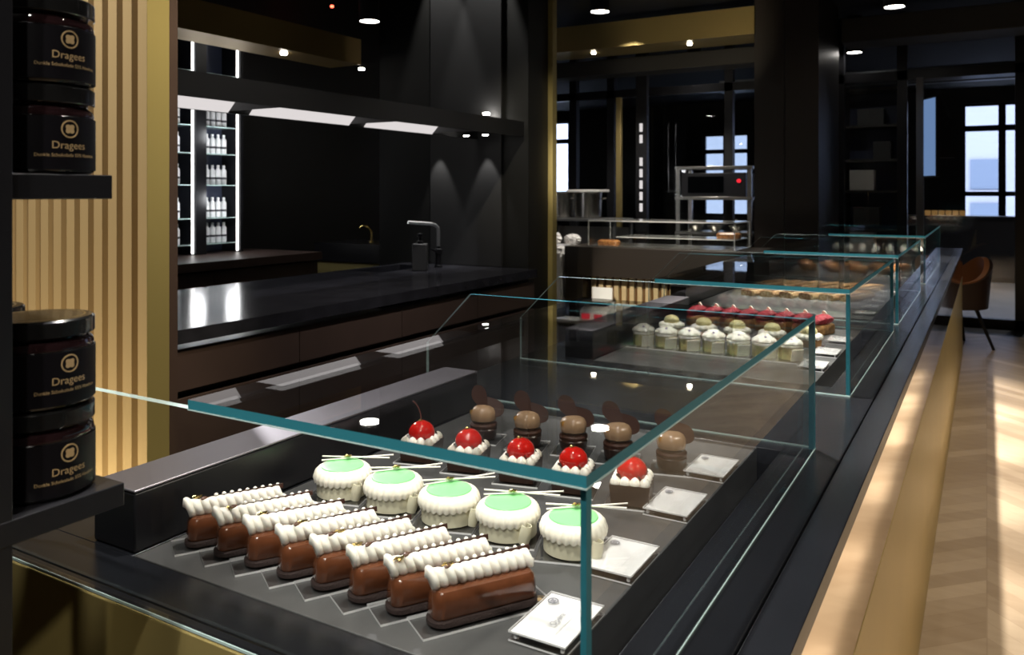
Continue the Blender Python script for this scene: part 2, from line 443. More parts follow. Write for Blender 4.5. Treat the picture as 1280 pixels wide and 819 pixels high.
# glass cases
GX0, GX1, GTX = -1.167, -.277, -.757
GH = CZ+.253; G = .010
def pane(mb_name, parent, a, b, big, label=None, chamf=None, edge=None):
    m = MB(); ax = big
    if chamf:
        (x0, y0, z0), (x1, y1, z1) = a, b; c = chamf
        poly = [(x0, z0), (x1, z0), (x1, z1), (x0+c, z1), (x0, z1-c)]
        v = [(x, y0, z) for x, z in poly]+[(x, y1, z) for x, z in poly]; n = 5
        m.add(v, [(0,1,2,3,4), (9,8,7,6,5)], 0)
        m.add(v, [(i, i+n, (i+1) % n+n, (i+1) % n) for i in range(n) if i == 1 or (i == 2 and mb_name == 'back_pane')], 1)
        m.add(v, [(i, i+n, (i+1) % n+n, (i+1) % n) for i in range(n) if i not in (0, 1) and not (i == 2 and mb_name == 'back_pane')], 2)
        m.add(v, [(0, n, n+1, 1)], 0)
    else:
        m.box(a, b)
        for k in range(6):
            d = {0: 2, 1: 2, 2: 1, 3: 0, 4: 1, 5: 0}[k]
            m.m[k] = 0 if d == ax or (ax != 2 and k == 0) or (ax == 2 and k in (4, 5)) else 1
    me = m.mesh(mb_name, [M['glass'], M['glass_edge'], M['glass_rim']], 0)
    return link(mb_name, me, parent)
names = ['nearest glass case with eight chocolate bars and mint cakes inside', 'second glass case from the camera, over green tarts and raspberry pastries',
         'third glass case from the camera, over two rows of flat crisp bars', 'farthest glass case on the counter, over the croissants']
for i, (y0, y1) in enumerate(CASES):
    g = thing('glass_case', names[i], 'display case', ((GX0+GX1)/2, y0, CZ), 0, 'glass cases on the counter')
    ox, oy, oz = g.location
    def L(a, b): return (a[0]-ox, a[1]-oy, a[2]-oz), (b[0]-ox, b[1]-oy, b[2]-oz)
    zt = GH-G; e = .001
    pane('front_pane', g, *L((GX0, y0, CZ+e), (GX1, y0+G, zt)), 1, chamf=.124)
    pane('back_pane', g, *L((GX0, y1-G, CZ+e), (GX1, y1, zt)), 1, chamf=.124)
    pane('side_pane', g, *L((GX1-G, y0+G, CZ+e), (GX1, y1-G, zt)), 0)
    pane('top_pane', g, *L((GTX, y0, zt), (GX1, y1, GH)), 2)
    s = MB()
    for a, b in (((GX0, y0-.001, CZ+.0003), (GX1, y0, CZ+.0035)), ((GX0, y1, CZ+.0003), (GX1, y1+.001, CZ+.0035)), ((GX1, y0, CZ+.0003), (GX1+.001, y1, CZ+.0025))):
        s.box(*L(a, b))
    s.build('rim_glint', M['glass_rim'], g, smooth=0)  # pale strips paint the bright line where the pane bottoms reflect
    s = MB()
    s.box(*L((GTX, y0-.0006, zt-.0014), (GX1+.0006, y0, zt-.0002))); s.box(*L((GX1, y0, zt-.0014), (GX1+.0006, y1, zt-.0002)))
    s.build('polished_edge_glint', M['glass_rim'], g, smooth=0)  # pale strips paint a highlight line along the polished edges

# ------------------------------------------------------------------ label stands
def make_stand(word, pos, label, group, lines=True, first=False):
    t = thing('label_stand', label, 'label stand', pos, 0, group)
    W, D_ = .068, .100
    def plate(z0, z1, nm):
        m = MB(); m.box((-W/2, -D_/2, z0), (W/2, D_/2, z1)); m.m = [0, 0, 1, 1, 1, 1]
        return link(nm, m.mesh(nm, [M['acrylic'], M['acrylic_edge']], 0), t)
    plate(.0008, .0028, 'base_plate')
    for sx in (-1, 1):
        for sy in (-1, 1):
            MB().lathe([(.0022, .0028), (.0022, .0095)], 10, 0, Matrix.Translation((sx*(W/2-.006), sy*(D_/2-.006), 0))).build('pin', M['acrylic_edge'], t)
    c = MB().box((-W/2+.001, -D_/2+.001, .0096), (W/2-.001, D_/2-.001, .0101)).build('card', M['paper'], t, smooth=0)
    plate(.0102, .0122, 'cover_plate')
    e = MB(); emblem(e, (-W/2+.013, D_/2-.020, .0124), .0065, 0, w=.3); e.build('emblem', M['ink'], c)
    if word:
        vs, fs = text_mesh(word, .011)
        tm = MB(); tm.add(vs, fs, 0, Matrix.Translation((.002, -.004, .0125)) @ Matrix.Rotation(R(90), 4, 'Z')); link('lettering', tm.mesh('lettering', M['ink'], 0, fix=False), c)
    ln = MB().box((.012, -.030, .0124), (.0126, .030, .0126)).build('rule', M['ink_light'], c, smooth=0)
    return t
st_names = ['name card beside the nearest chocolate bar, closest to the camera', 'name card beside the rightmost mint green cake', 'name card beside the rightmost cherry pastry', 'name card beside the rightmost chocolate butterfly pastry']
for i, (w, y) in enumerate((('Opéra', .802), ('', .982), ('', 1.197), ('', 1.385))):
    s = make_stand(w, (-.408, y, CZ+.0002), st_names[i], 'white name cards in the nearest case')
base_card = s
rows = [(2.345, 'nearest name card in the second case, beside the green tarts'), (2.56, 'middle name card in the second case, beside the lemon domes'), (2.79, 'farthest name card in the second case, beside the raspberry pastries')]
for y, l in rows: dup(base_card, (-.408, y, CZ+.0002), 0, l, 'white name cards in the second case')
for k, y in enumerate((3.47, 3.67, 3.87, 4.06, 4.24)):
    dup(base_card, (-.410, y, CZ+.0002), 0, ('nearest name card' if k == 0 else ORD[k]+' name card from the front')+' in the third glass case', 'name cards in the third case')
for k, y in enumerate((4.98, 5.20, 5.42, 5.64, 5.86)):
    dup(base_card, (-.410, y, CZ+.0002), 0, ('nearest name card' if k == 0 else ORD[k]+' name card from the front')+' in the croissant case', 'name cards in the croissant case')

def acrylic_plate(l, w, loc, rz, label, group):
    m = MB(); m.box((-l/2, -w/2, .0003), (l/2, w/2, .0030)); m.m = [0, 0, 1, 1, 1, 1]
    o = link('clear_plate', m.mesh('clear_plate', [M['acrylic'], M['acrylic_edge']], 0), None, loc); o.rotation_euler = (0, 0, rz)
    return tag(o, label, 'plate', group)
PZ = CZ+.0033

# ------------------------------------------------------------------ chocolate bars
def make_bar():
    t = thing('chocolate_bar_cake', 'x', 'cake', (0, 0, 0), 0, 'glazed chocolate bars in the front row')
    MB().rrect([(0, .133, .0370, .017), (.0008, .135, .0385, .0175), (.0052, .135, .0385, .0175), (.0075, .131, .036, .017)], 6).build('cookie_base', M['cookie'], t)
    MB().rrect([(.0077, .128, .031, .011), (.010, .130, .034, .012), (.026, .128, .033, .012), (.033, .125, .030, .011), (.0365, .119, .025, .009), (.0375, .110, .016, .006)], 6).build('glazed_body', M['choc'], t)
    # piped cream: one continuous scalloped ruff
    rings = []; NL = 12; K = NL*10; n = 18
    for k in range(K+1):
        s = k/K; x = -.066+.130*s
        lob = (1e-3+math.sin(PI*NL*s)**2)**.35
        endf = 1.0 if 0 < k < K else .25
        big = 1+.22*math.exp(-((s-.03)/.06)**2)
        hw = (.0050+.0042*lob)*endf*big; hh = (.0105+.0012*lob)*endf*big
        zc = .0372+.0095*big
        ring = []
        for i in range(n):
            c_, s_ = math.cos(2*PI*i/n), math.sin(2*PI*i/n)
            ring.append((x-.004*s_, .0035+hw*c_*(1-.25*max(0, s_)), zc+hh*s_))
        rings.append(ring)
    MB().loft(rings).build('cream_ruff', M['cream'], t, smooth=60)
    m = MB(); m.add([(-.05, .010, .049), (.066, .010, .052), (.066, .011, .058), (-.05, .011, .0555), (-.05, .0115, .049), (.066, .0115, .052), (.066, .0125, .058), (-.05, .0125, .0555)],
          [(0,1,2,3), (7,6,5,4), (0,4,5,1), (1,5,6,2), (2,6,7,3), (3,7,4,0)]); m.build('chocolate_strip', M['choc_wing'], t, smooth=0)
    for j in range(9):
        MB().ell((-.025+.0105*j, .0140, .0560), (.0030, .0028, .0030), 10, 7).build('cream_drop', M['cream'], t)
    MB().ell((0, 0, 0), (.0055, .0035, .0025), 12, 8, 0, Matrix.Translation((-.042, .004, .0575)) @ Matrix.Rotation(R(40), 4, 'Z'), fn=lambda q: 1-.35*math.exp(-(q.y*5)**2)*(q.z > 0)).build('coffee_bean', M['bean'], t)
    m = MB()
    vs = [(.006*math.cos(a)*(1+.4*math.sin(3*a)), .004*math.sin(a), .0015*math.sin(4*a)) for a in [2*PI*i/12 for i in range(12)]]
    m.loft([[(x, y, z) for x, y, z in vs], [(x, y, z+.0006) for x, y, z in vs]], 0, True, Matrix.Translation((-.050, .003, .058))); m.build('gold_leaf', M['gold'], t)
    return t
bar0 = make_bar()
bx_ = [-.939+(-.534+.939)*i/7 for i in range(8)]
ang = math.atan2(.116, .071)
for i, x in enumerate(bx_):
    cx, cy = x+.0355+.0015, .731+.058
    lab = 'chocolate bar with piped white cream, %s in the front row' % ordl(i, 8)
    rz = ang+R(random.uniform(-2, 2))
    if i == 0: o = bar0; o.location = (cx, cy, PZ); o.rotation_euler = (0, 0, rz); o['label'] = lab
    else: o = dup(bar0, (cx, cy, PZ), rz, lab)
    for ch in o.children:
        if ch.name.startswith('coffee_bean') and i in (2,): ch.location = (.03, .004, 0)
        if ch.name.startswith('gold_leaf'): ch.location = (random.uniform(-.006, .02), 0, random.uniform(-.001, .001)); ch.rotation_euler = (0, 0, random.uniform(-.2, .2))
    acrylic_plate(.165, .052, (cx, cy, CZ), rz, 'clear plate under the chocolate bar, %s in the front row' % ordl(i, 8), 'clear plates under the chocolate bars')

# ------------------------------------------------------------------ mint cakes
def make_mint():
    t = thing('mint_cake', 'x', 'cake', (0, 0, 0), 0, 'mint green cakes in the second row')
    MB().lathe([(.0395, 0), (.0405, .001), (.0405, .0225), (.038, .0238)], 48).build('sponge', M['ivory'], t)
    n = 56*4; NP = 28
    def ring(r, z, amp, zamp): return [((r+amp*math.cos(2*PI*NP*i/n))*math.cos(2*PI*i/n), (r+amp*math.cos(2*PI*NP*i/n))*math.sin(2*PI*i/n), z+zamp*abs(math.cos(PI*NP*i/n))) for i in range(n)]
    m = MB().loft([ring(.0402, .0240, .0003, -.0015), ring(.0440, .0235, .0006, -.0024), ring(.0458, .0275, .0006, 0), ring(.0455, .031, .0005, .0), ring(.0430, .0375, .0004, 0), ring(.0390, .0415, .0003, .0), ring(.0345, .0428, .0002, 0), ring(.030, .0405, 0, 0)], 0, True)
    m.build('petal_skirt', M['ivory_lt'], t, smooth=50)
    MB().lathe([(.0325, .0405), (.0335, .0425), (.0325, .0440), (.029, .0450), (.010, .0452), (.002, .0452)], 40).build('green_glaze', M['green'], t)
    for k, (a, dy, dz, l) in enumerate(((14, .030, .0468, .115), (-4, .026, .0495, .110))):
        MB().tube([(-.05, 0, 0), (l-.05, 0, 0)], .0013, 8, 0, Matrix.Translation((.012, dy-.006, dz)) @ Matrix.Rotation(R(a), 4, 'Z')).build('chocolate_stick', M['stick'], t)
    arc = [R(q) for q in range(-150, 100, 12)]
    outer = [(.0085*math.cos(q), .0085*math.sin(q)) for q in arc]; inner = [(.0072*math.cos(q), .0072*math.sin(q)) for q in reversed(arc)]
    prof = outer+inner
    Mc = Matrix.Translation((.0270, -.0405, .003)) @ Matrix.Rotation(R(10), 4, 'Y')
    rings = [[tuple(Mc @ Vector((x*k, y*k, z))) for x, y in prof] for k, z in ((.8, 0), (1.0, .008), (1.0, .018), (.85, .025))]
    MB().loft(rings).build('chocolate_curl', M['ivory'], t)
    m = MB()
    vs = [(.005*math.cos(a)*(1+.4*math.sin(3*a)), .004*math.sin(a), .0015*math.sin(4*a)) for a in [2*PI*i/12 for i in range(12)]]
    m.loft([[(x, y, z) for x, y, z in vs], [(x, y, z+.0006) for x, y, z in vs]], 0, True, Matrix.Translation((.004, .018, .0515))); m.build('gold_leaf', M['gold'], t)
    return t
mint0 = make_mint()
for i, x in enumerate((-.886, -.784, -.681, -.581, -.479)):
    lab = 'round white cake with mint green glaze and white sticks, %s of five' % ordl(i, 5)
    rz = TH+R((0, 6, 12, -8, -4)[i])
    if i == 0: o = mint0; o.location = (x, .988, PZ); o.rotation_euler = (0, 0, rz); o['label'] = lab
    else: o = dup(mint0, (x, .988, PZ), rz, lab)
    acrylic_plate(.092, .092, (x, .988, CZ), R(18), 'clear square plate under the mint green cake, %s of five' % ordl(i, 5), 'clear plates under the mint cakes')

# ------------------------------------------------------------------ cherry pastries
def make_cherry():
    t = thing('cherry_pastry', 'x', 'pastry', (0, 0, 0), 0, 'cherry pastries in chocolate boxes')
    h = .031; m = MB()
    def sq(r, z): return [(r, r, z), (-r, r, z), (-r, -r, z), (r, -r, z)]
    m.loft([sq(.0285, 0), sq(.0310, h), sq(.0285, h), sq(.0270, .006)], 0, True)
    m.build('chocolate_box', M['choc_dark'], t, smooth=0)
    MB().rrect([(.0065, .052, .052, .004), (.027, .0545, .0545, .004)], 3).build('filling', M['choc_dark'], t)
    k = 0
    for s in range(4):
        for j in range(4):
            u = -.0225+.015*j
            p = [(u, -.0225), (.0225, u), (-u, .0225), (-.0225, -u)][s]
            if s % 2 == 0 or True:
                MB().lathe([(.0078, 0), (.0086, .004), (.0076, .009), (.0042, .0130), (.0006, .0150)], 12, 0, Matrix.Translation((p[0]*1.0, p[1]*1.0, .0275))).build('cream_drop', M['cream'], t)
            k += 1
    MB().ell((0, 0, .0445), (.0240, .0240, .0215), 28, 18).build('red_dome', M['red'], t)
    m = MB()
    vs = [(.004*math.cos(a)*(1+.4*math.sin(3*a)), .003*math.sin(a), .0015*math.sin(4*a)) for a in [2*PI*i/12 for i in range(12)]]
    m.loft([[(x, y, z) for x, y, z in vs], [(x, y, z+.001) for x, y, z in vs]], 0, True, Matrix.Translation((-.002, -.002, .0664))); m.build('gold_leaf', M['gold'], t)
    for (x, y, r) in ((-.017, -.017, 20), (.019, .014, 70), (.012, -.019, 130)):
        MB().box((-.005, -.003, 0), (.005, .003, .0012), 0, Matrix.Translation((x, y, .041)) @ Matrix.Rotation(R(r), 4, 'Z') @ Matrix.Rotation(R(50), 4, 'X')).build('chocolate_shard', M['choc_dark'], t, smooth=0)
    return t
ch0 = make_cherry()
cxs = [-.880, -.779, -.675, -.577, -.476]
for i, x in enumerate(cxs):
    lab = ['red cherry pastry in a dark chocolate box with cherry stem, leftmost of the row', 'red cherry pastry in a dark chocolate box, second from the left', 'red cherry pastry in a dark chocolate box, middle of the row of five',
           'red cherry pastry in a dark chocolate box, above the front glass corner', 'red cherry pastry in a dark chocolate box, rightmost of the row'][i]
    rz = R(14)
    if i == 0: o = ch0; o.location = (x, 1.19, PZ); o.rotation_euler = (0, 0, rz); o['label'] = lab
    else: o = dup(ch0, (x, 1.19, PZ), rz, lab)
    acrylic_plate(.078, .078, (x, 1.19, CZ), rz, 'clear square plate under the cherry pastry, %s of five' % ordl(i, 5), 'clear plates under the cherry pastries')
pts = [(-.001, 0, .0655), (-.002, 0, .078), (-.006, 0, .090), (-.013, 0, .099), (-.016, 0, .101)]
MB().tube(pts, [.0011, .0011, .0012, .0016, .0024], 8, 0, Matrix.Rotation(TH-R(14), 4, 'Z')).build('cherry_stem', M['stem'], ch0)

# ------------------------------------------------------------------ butterfly pastries
def make_butterfly():
    t = thing('butterfly_pastry', 'x', 'pastry', (0, 0, 0), 0, 'pastries topped with chocolate butterflies')
    MB().lathe([(.021, 0), (.0245, .004), (.027, .020), (.0255, .022), (.02, .0215)], 32).build('tart_shell', M['choc_dark'], t)
    MB().lathe([(.020, .0217), (.0262, .023), (.0268, .0275), (.0245, .031), (.018, .032)], 32).build('lower_macaron', M['choc_wing'], t)
    MB().lathe([(.018, .0322), (.0225, .0325), (.0225, .0350), (.018, .0352)], 24).build('ganache', M['choc_dark'], t)
    MB().lathe([(.017, .0354), (.0240, .0365), (.0255, .043), (.0245, .051), (.020, .0585), (.012, .0625), (.003, .0638)], 32, wob=lambda u, z: .0006*math.sin(2*PI*7*u)).build('mousse_dome', M['mousse'], t)
    # wings: two lobed solid plates meeting at the body, raised like a resting butterfly
    def wing(cx, cz, ang, l, w, tilt, nm):
        pts = []
        for q in range(40):
            a = 2*PI*q/40
            k = 1+.22*math.cos(a)-.10*math.cos(3*a)
            x, z = l/2*math.cos(a), w/2*math.sin(a)*k
            ca, sa = math.cos(R(ang)), math.sin(R(ang))
            pts.append((cx+x*ca-z*sa, cz+x*sa+z*ca))
        M4 = Matrix.Translation((0, 0, .060)) @ Matrix.Rotation(R(tilt), 4, 'X')
        m = MB(); rr = []
        for y in (-.0009, .0009):
            rr.append([(x, y+5*(x*x), z) for x, z in pts])
        m.loft(rr, 0, True, M4); m.build(nm, M['choc_wing'], t, smooth=40)
    wing(-.008, .0165, 122, .054, .028, -20, 'butterfly_wing'); wing(.0155, .0035, -32, .052, .030, -24, 'butterfly_wing')
    MB().box((-.005, -.0008, -.004), (.005, .0008, .004), 0, Matrix.Translation((-.019, -.014, .053)) @ Matrix.Rotation(R(40), 4, 'Z')).build('gold_leaf', M['gold'], t, smooth=0)
    return t
bf0 = make_butterfly()
for i, (x, y) in enumerate(((-.846, 1.345), (-.751, 1.350), (-.662, 1.365), (-.573, 1.365), (-.472, 1.362))):
    lab = 'beige mousse pastry topped with a chocolate butterfly, %s of five' % ordl(i, 5)
    rz = TH+R((-15, -12, 0, -4, -6)[i])
    if i == 0: o = bf0; o.location = (x, y, PZ); o.rotation_euler = (0, 0, rz); o['label'] = lab
    else: o = dup(bf0, (x, y, PZ), rz, lab)
    acrylic_plate(.072, .072, (x, y, CZ), R(14), 'clear square plate under the butterfly pastry, %s of five' % ordl(i, 5), 'clear plates under the butterfly pastries')

# ------------------------------------------------------------------ second case: green tarts, lemon domes, raspberry pastries
def make_hex():
    t = thing('pistachio_tart', 'x', 'tart', (0, 0, 0), 0, 'green hexagonal tarts in the second case')
    h = [(.0345*math.cos(R(60*k+15)), .0345*math.sin(R(60*k+15))) for k in range(6)]
    MB().prism(h, 0, .034).build('sponge', M['pist'], t, smooth=0, bevel=.0015)
    MB().prism([(x*1.04, y*1.04) for x, y in h], .0342, .040).build('icing', M['cream'], t, smooth=0, bevel=.002)
    n = 40
    rings = []
    for k, (r, z) in enumerate(((.030, .0402), (.034, .045), (.030, .052), (.024, .056), (.016, .062), (.005, .065))):
        rings.append([(r*(1+.10*math.sin(8*2*PI*i/n+k))*math.cos(2*PI*i/n), r*(1+.10*math.sin(8*2*PI*i/n+k))*math.sin(2*PI*i/n), z+.0015*math.sin(8*2*PI*i/n)) for i in range(n)])
    MB().loft(rings).build('cream_rosette', M['cream'], t, smooth=60)
    MB().box((-.0012, -.019, 0), (.0012, .019, .034), 0, Matrix.Translation((.030, -.026, .0002)) @ Matrix.Rotation(R(-32), 4, 'Z') @ Matrix.Rotation(R(10), 4, 'Y')).build('chocolate_plaque', M['ivory_lt'], t, smooth=0)
    MB().ell((.012, -.018, .0590), (.0042, .0026, .0026), 8, 6).build('violet_petal', M['petal'], t)
    return t
hx0 = make_hex()
for i in range(7):
    x = -.934+(.934-.487)*i/6
    lab = 'green hexagonal tart with white cream rosette, %s of the front row' % ordl(i, 7)
    if i == 0: o = hx0; o.location = (x, 2.43, PZ); o.rotation_euler = (0, 0, R(-12)); o['label'] = lab
    else: o = dup(hx0, (x, 2.43, PZ), R(-12+random.uniform(-6, 6)), lab)
    acrylic_plate(.080 if False else .070, .100, (x, 2.42, CZ), 0, 'clear plate under the green tart, %s of the row' % ordl(i, 7), 'clear plates under the green tarts')
def make_lemon():
    t = thing('lemon_dome_tart', 'x', 'tart', (0, 0, 0), 0, 'pale yellow domed tarts in the second case')
    MB().lathe([(.034, 0), (.037, .002), (.039, .020), (.036, .021)], 32).build('tart_shell', M['pastry'], t)
    n = 60; rings = []
    for k, (r, z) in enumerate(((.036, .0212), (.041, .025), (.0405, .032), (.034, .037), (.026, .038))):
        rings.append([(r*(1+.09*math.sin(14*2*PI*i/n))*math.cos(2*PI*i/n), r*(1+.09*math.sin(14*2*PI*i/n))*math.sin(2*PI*i/n), z+.002*math.cos(14*2*PI*i/n)) for i in range(n)])
    MB().loft(rings).build('cream_ruff', M['cream'], t, smooth=60)
    MB().lathe([(.025, .0382), (.0262, .043), (.024, .051), (.018, .058), (.009, .0615), (.002, .0622)], 32).build('lemon_dome', M['lemon'], t)
    return t
lm0 = make_lemon()
for i in range(5):
    x = -.923+(.923-.479)*i/4
    lab = 'pale yellow dome tart ringed with white cream, %s of five' % ordl(i, 5)
    if i == 0: o = lm0; o.location = (x, 2.665, PZ); o['label'] = lab
    else: o = dup(lm0, (x, 2.665, PZ), R(40*i), lab)
    acrylic_plate(.088, .088, (x, 2.665, CZ), 0, 'clear plate under the yellow dome tart, %s of five' % ordl(i, 5), 'clear plates under the dome tarts')
def make_rasp():
    t = thing('raspberry_pastry', 'x', 'pastry', (0, 0, 0), 0, 'raspberry pastries in the second case')
    MB().rrect([(0, .100, .040, .019), (.006, .106, .046, .022), (.026, .106, .046, .022), (.032, .098, .040, .019)], 6).build('bun', M['pastry'], t)
    rings = []; K = 60; n = 16
    for k in range(K+1):
        s = k/K; e = math.sin(PI*min(1, max(0, s)))**.4 if 0 < k < K else .15
        lob = .75+.25*abs(math.sin(PI*6*s))
        rings.append([(-.054+.108*s, .025*e*lob*(1+.12*math.sin(5*2*PI*i/n))*math.cos(2*PI*i/n), (.040+.009*e)+.017*e*lob*(1+.15*math.sin(4*2*PI*i/n+k))*math.sin(2*PI*i/n)) for i in range(n)])
    MB().loft(rings).build('raspberry_cream', M['rasp'], t, smooth=50)
    for dx in (.022,):
        MB().lathe([(.001, -.0012), (.012, -.0012), (.012, .0012), (.001, .0012)], 20, 0, Matrix.Translation((dx, .006, .064)) @ Matrix.Rotation(R(70), 4, 'Y') @ Matrix.Rotation(R(20), 4, 'X')).build('white_disc', M['ivory_lt'], t)
    return t
rp0 = make_rasp()
for i in range(8):
    x = -.915+(.915-.481)*i/7
    lab = 'raspberry red pastry with a white chocolate disc, %s of the back row' % ordl(i, 8)
    if i == 0: o = rp0; o.location = (x, 2.93, CZ+.0006); o.rotation_euler = (0, 0, R(68)); o['label'] = lab
    else: o = dup(rp0, (x, 2.93, CZ+.0006), R(68), lab)

# ------------------------------------------------------------------ third case: crisp bars
def make_crisp():
    t = thing('crisp_bar', 'x', 'pastry', (0, 0, 0), 0, 'flat crisp bars in the third case')
    rings = []; K = 24; rnd = random.Random(3)
    for k in range(K+1):
        s = k/K; e = 1 if 0 < k < K else .85
        rings.append([(-.11+.22*s, y*e*(1+.05*rnd.random()), z*(1+.12*rnd.random())) for y, z in ((-.030, .001), (.030, .001), (.033, .012), (.030, .025), (.015, .028), (-.015, .028), (-.030, .025), (-.034, .012))])
    MB().loft(rings).build('pastry_slab', M['crisp'], t, smooth=30)
    MB().rrect([(.0325, .190, .046, .006), (.0345, .192, .048, .007), (.0350, .185, .042, .006)], 4).build('glaze', M['pastry'], t)
    return t
cr0 = make_crisp()
k = 0
for row, (y, n, x0, x1) in enumerate(((3.93, 6, -.93, -.50), (4.25, 6, -.93, -.49))):
    for i in range(n):
        x = x0+(x1-x0)*i/(n-1)
        lab = 'flat golden crisp bar in the %s row of the third case, %s' % (('front', 'back')[row], ordl(i, n))
        rz = R(72)
        if k == 0: o = cr0; o.location = (x, y, CZ+.0006); o.rotation_euler = (0, 0, rz); o['label'] = lab
        else: o = dup(cr0, (x, y, CZ+.0006), rz, lab)
        k += 1

# ------------------------------------------------------------------ fourth case: croissants and cream cups
def make_croissant():
    t = thing('croissant', 'x', 'croissant', (0, 0, 0), 0, 'croissants in the far case')
    rings = []; K = 56; n = 16
    for k in range(K+1):
        s = k/K; a = R(-80+160*s)
        r = .029*(math.sin(PI*(.04+.92*s))**.8)*(1+.10*abs(math.sin(PI*7*s)))
        cx, cy = .042*math.sin(a), .040*(1-math.cos(a))
        d = Vector((math.cos(a), math.sin(a), 0)); nn = Vector((-d.y, d.x, 0))
        rings.append([(cx+nn.x*r*math.cos(2*PI*i/n), cy+nn.y*r*math.cos(2*PI*i/n), max(0, .026+.95*r*math.sin(2*PI*i/n)*1.0)) for i in range(n)])
    MB().loft(rings).build('crust', M['crust'], t, smooth=50)
    return t
cr = make_croissant(); k = 0
for row, (y, xs_) in enumerate(((5.24, (-.94, -.795, -.65, -.505)), (5.47, (-1.00, -.86, -.72, -.58, -.44)))):
    for i, x in enumerate(xs_):
        lab = 'golden croissant in the %s row of the far case, %s' % (('front', 'back')[row], ordl(i, len(xs_)))
        if k == 0: o = cr; o.location = (x, y, CZ+.0006); o.rotation_euler = (0, 0, R(20)); o['label'] = lab
        else: o = dup(cr, (x, y, CZ+.0006), R(20+random.uniform(-6, 6)), lab)
        k += 1
rs = thing('black_riser', 'low black riser under the white cream cups in the far case', 'stand', (-.66, 6.12, CZ))
bx((-.30, -.11, .050), (.28, .11, .058)).build('shelf_top', M['black'], rs, bevel=.001)
for sx in (-.295, .265): bx((sx, -.10, .0005), (sx+.01, .10, .0498)).build('side_panel', M['black'], rs, smooth=0)
def make_cup():
    t = thing('cream_cup', 'x', 'dessert', (0, 0, 0), 0, 'white cream cups in the far case')
    MB().lathe([(.022, 0), (.026, .002), (.029, .024), (.026, .025)], 24).build('tart_shell', M['choc_wing'], t)
    MB().lathe([(.025, .0252), (.028, .030), (.024, .045), (.015, .060), (.004, .076)], 24, wob=lambda u, z: .002*math.sin(2*PI*6*u+z*120)).build('cream_peak', M['cream'], t)
    MB().box((-.016, -.001, 0), (.016, .001, .022), 0, Matrix.Translation((.015, .004, .034)) @ Matrix.Rotation(R(-25), 4, 'Y')).build('chocolate_shard', M['choc_dark'], t, smooth=0)
    return t
cp = make_cup()
for i in range(7):
    x = -.922+.525*i/6; lab = 'small white peaked cream tart on the black riser, %s' % ordl(i, 7)
    if i == 0: o = cp; o.location = (x, 6.15, CZ+.0585); o['label'] = lab
    else: o = dup(cp, (x, 6.15, CZ+.0585), R(25*i), lab)

# ------------------------------------------------------------------ shelf unit with jars at left
sh = thing('jar_shelf', 'black metal shelf unit of jars at the front left of the counter', 'shelf', (-.90, .20, 0))
def S(o): o.location = (.90, -.20, 0); return o
S(bx((-1.10, -.40, 1.096), (-.725, .497, 1.118)).build('shelf_board', M['black'], sh, bevel=.001))
S(bx((-1.10, -.40, 1.394), (-.732, .489, 1.417)).build('shelf_board', M['black'], sh, bevel=.001))
S(bx((-1.10, -.40, .30), (-.725, .45, .322)).build('shelf_board', M['black'], sh, bevel=.001))
S(bx((-.758, .360, .0), (-.7255, .392, 2.3)).build('post', M['black'], sh, bevel=.001))
S(bx((-1.10, -.40, .0), (-1.07, -.37, 2.3)).build('post', M['black'], sh, bevel=.001))
S(bx((-.758, -.40, .0), (-.7255, -.37, 2.3)).build('post', M['black'], sh, bevel=.001))
S(bx((-1.10, .360, .0), (-1.07, .392, 2.3)).build('post', M['black'], sh, bevel=.001))

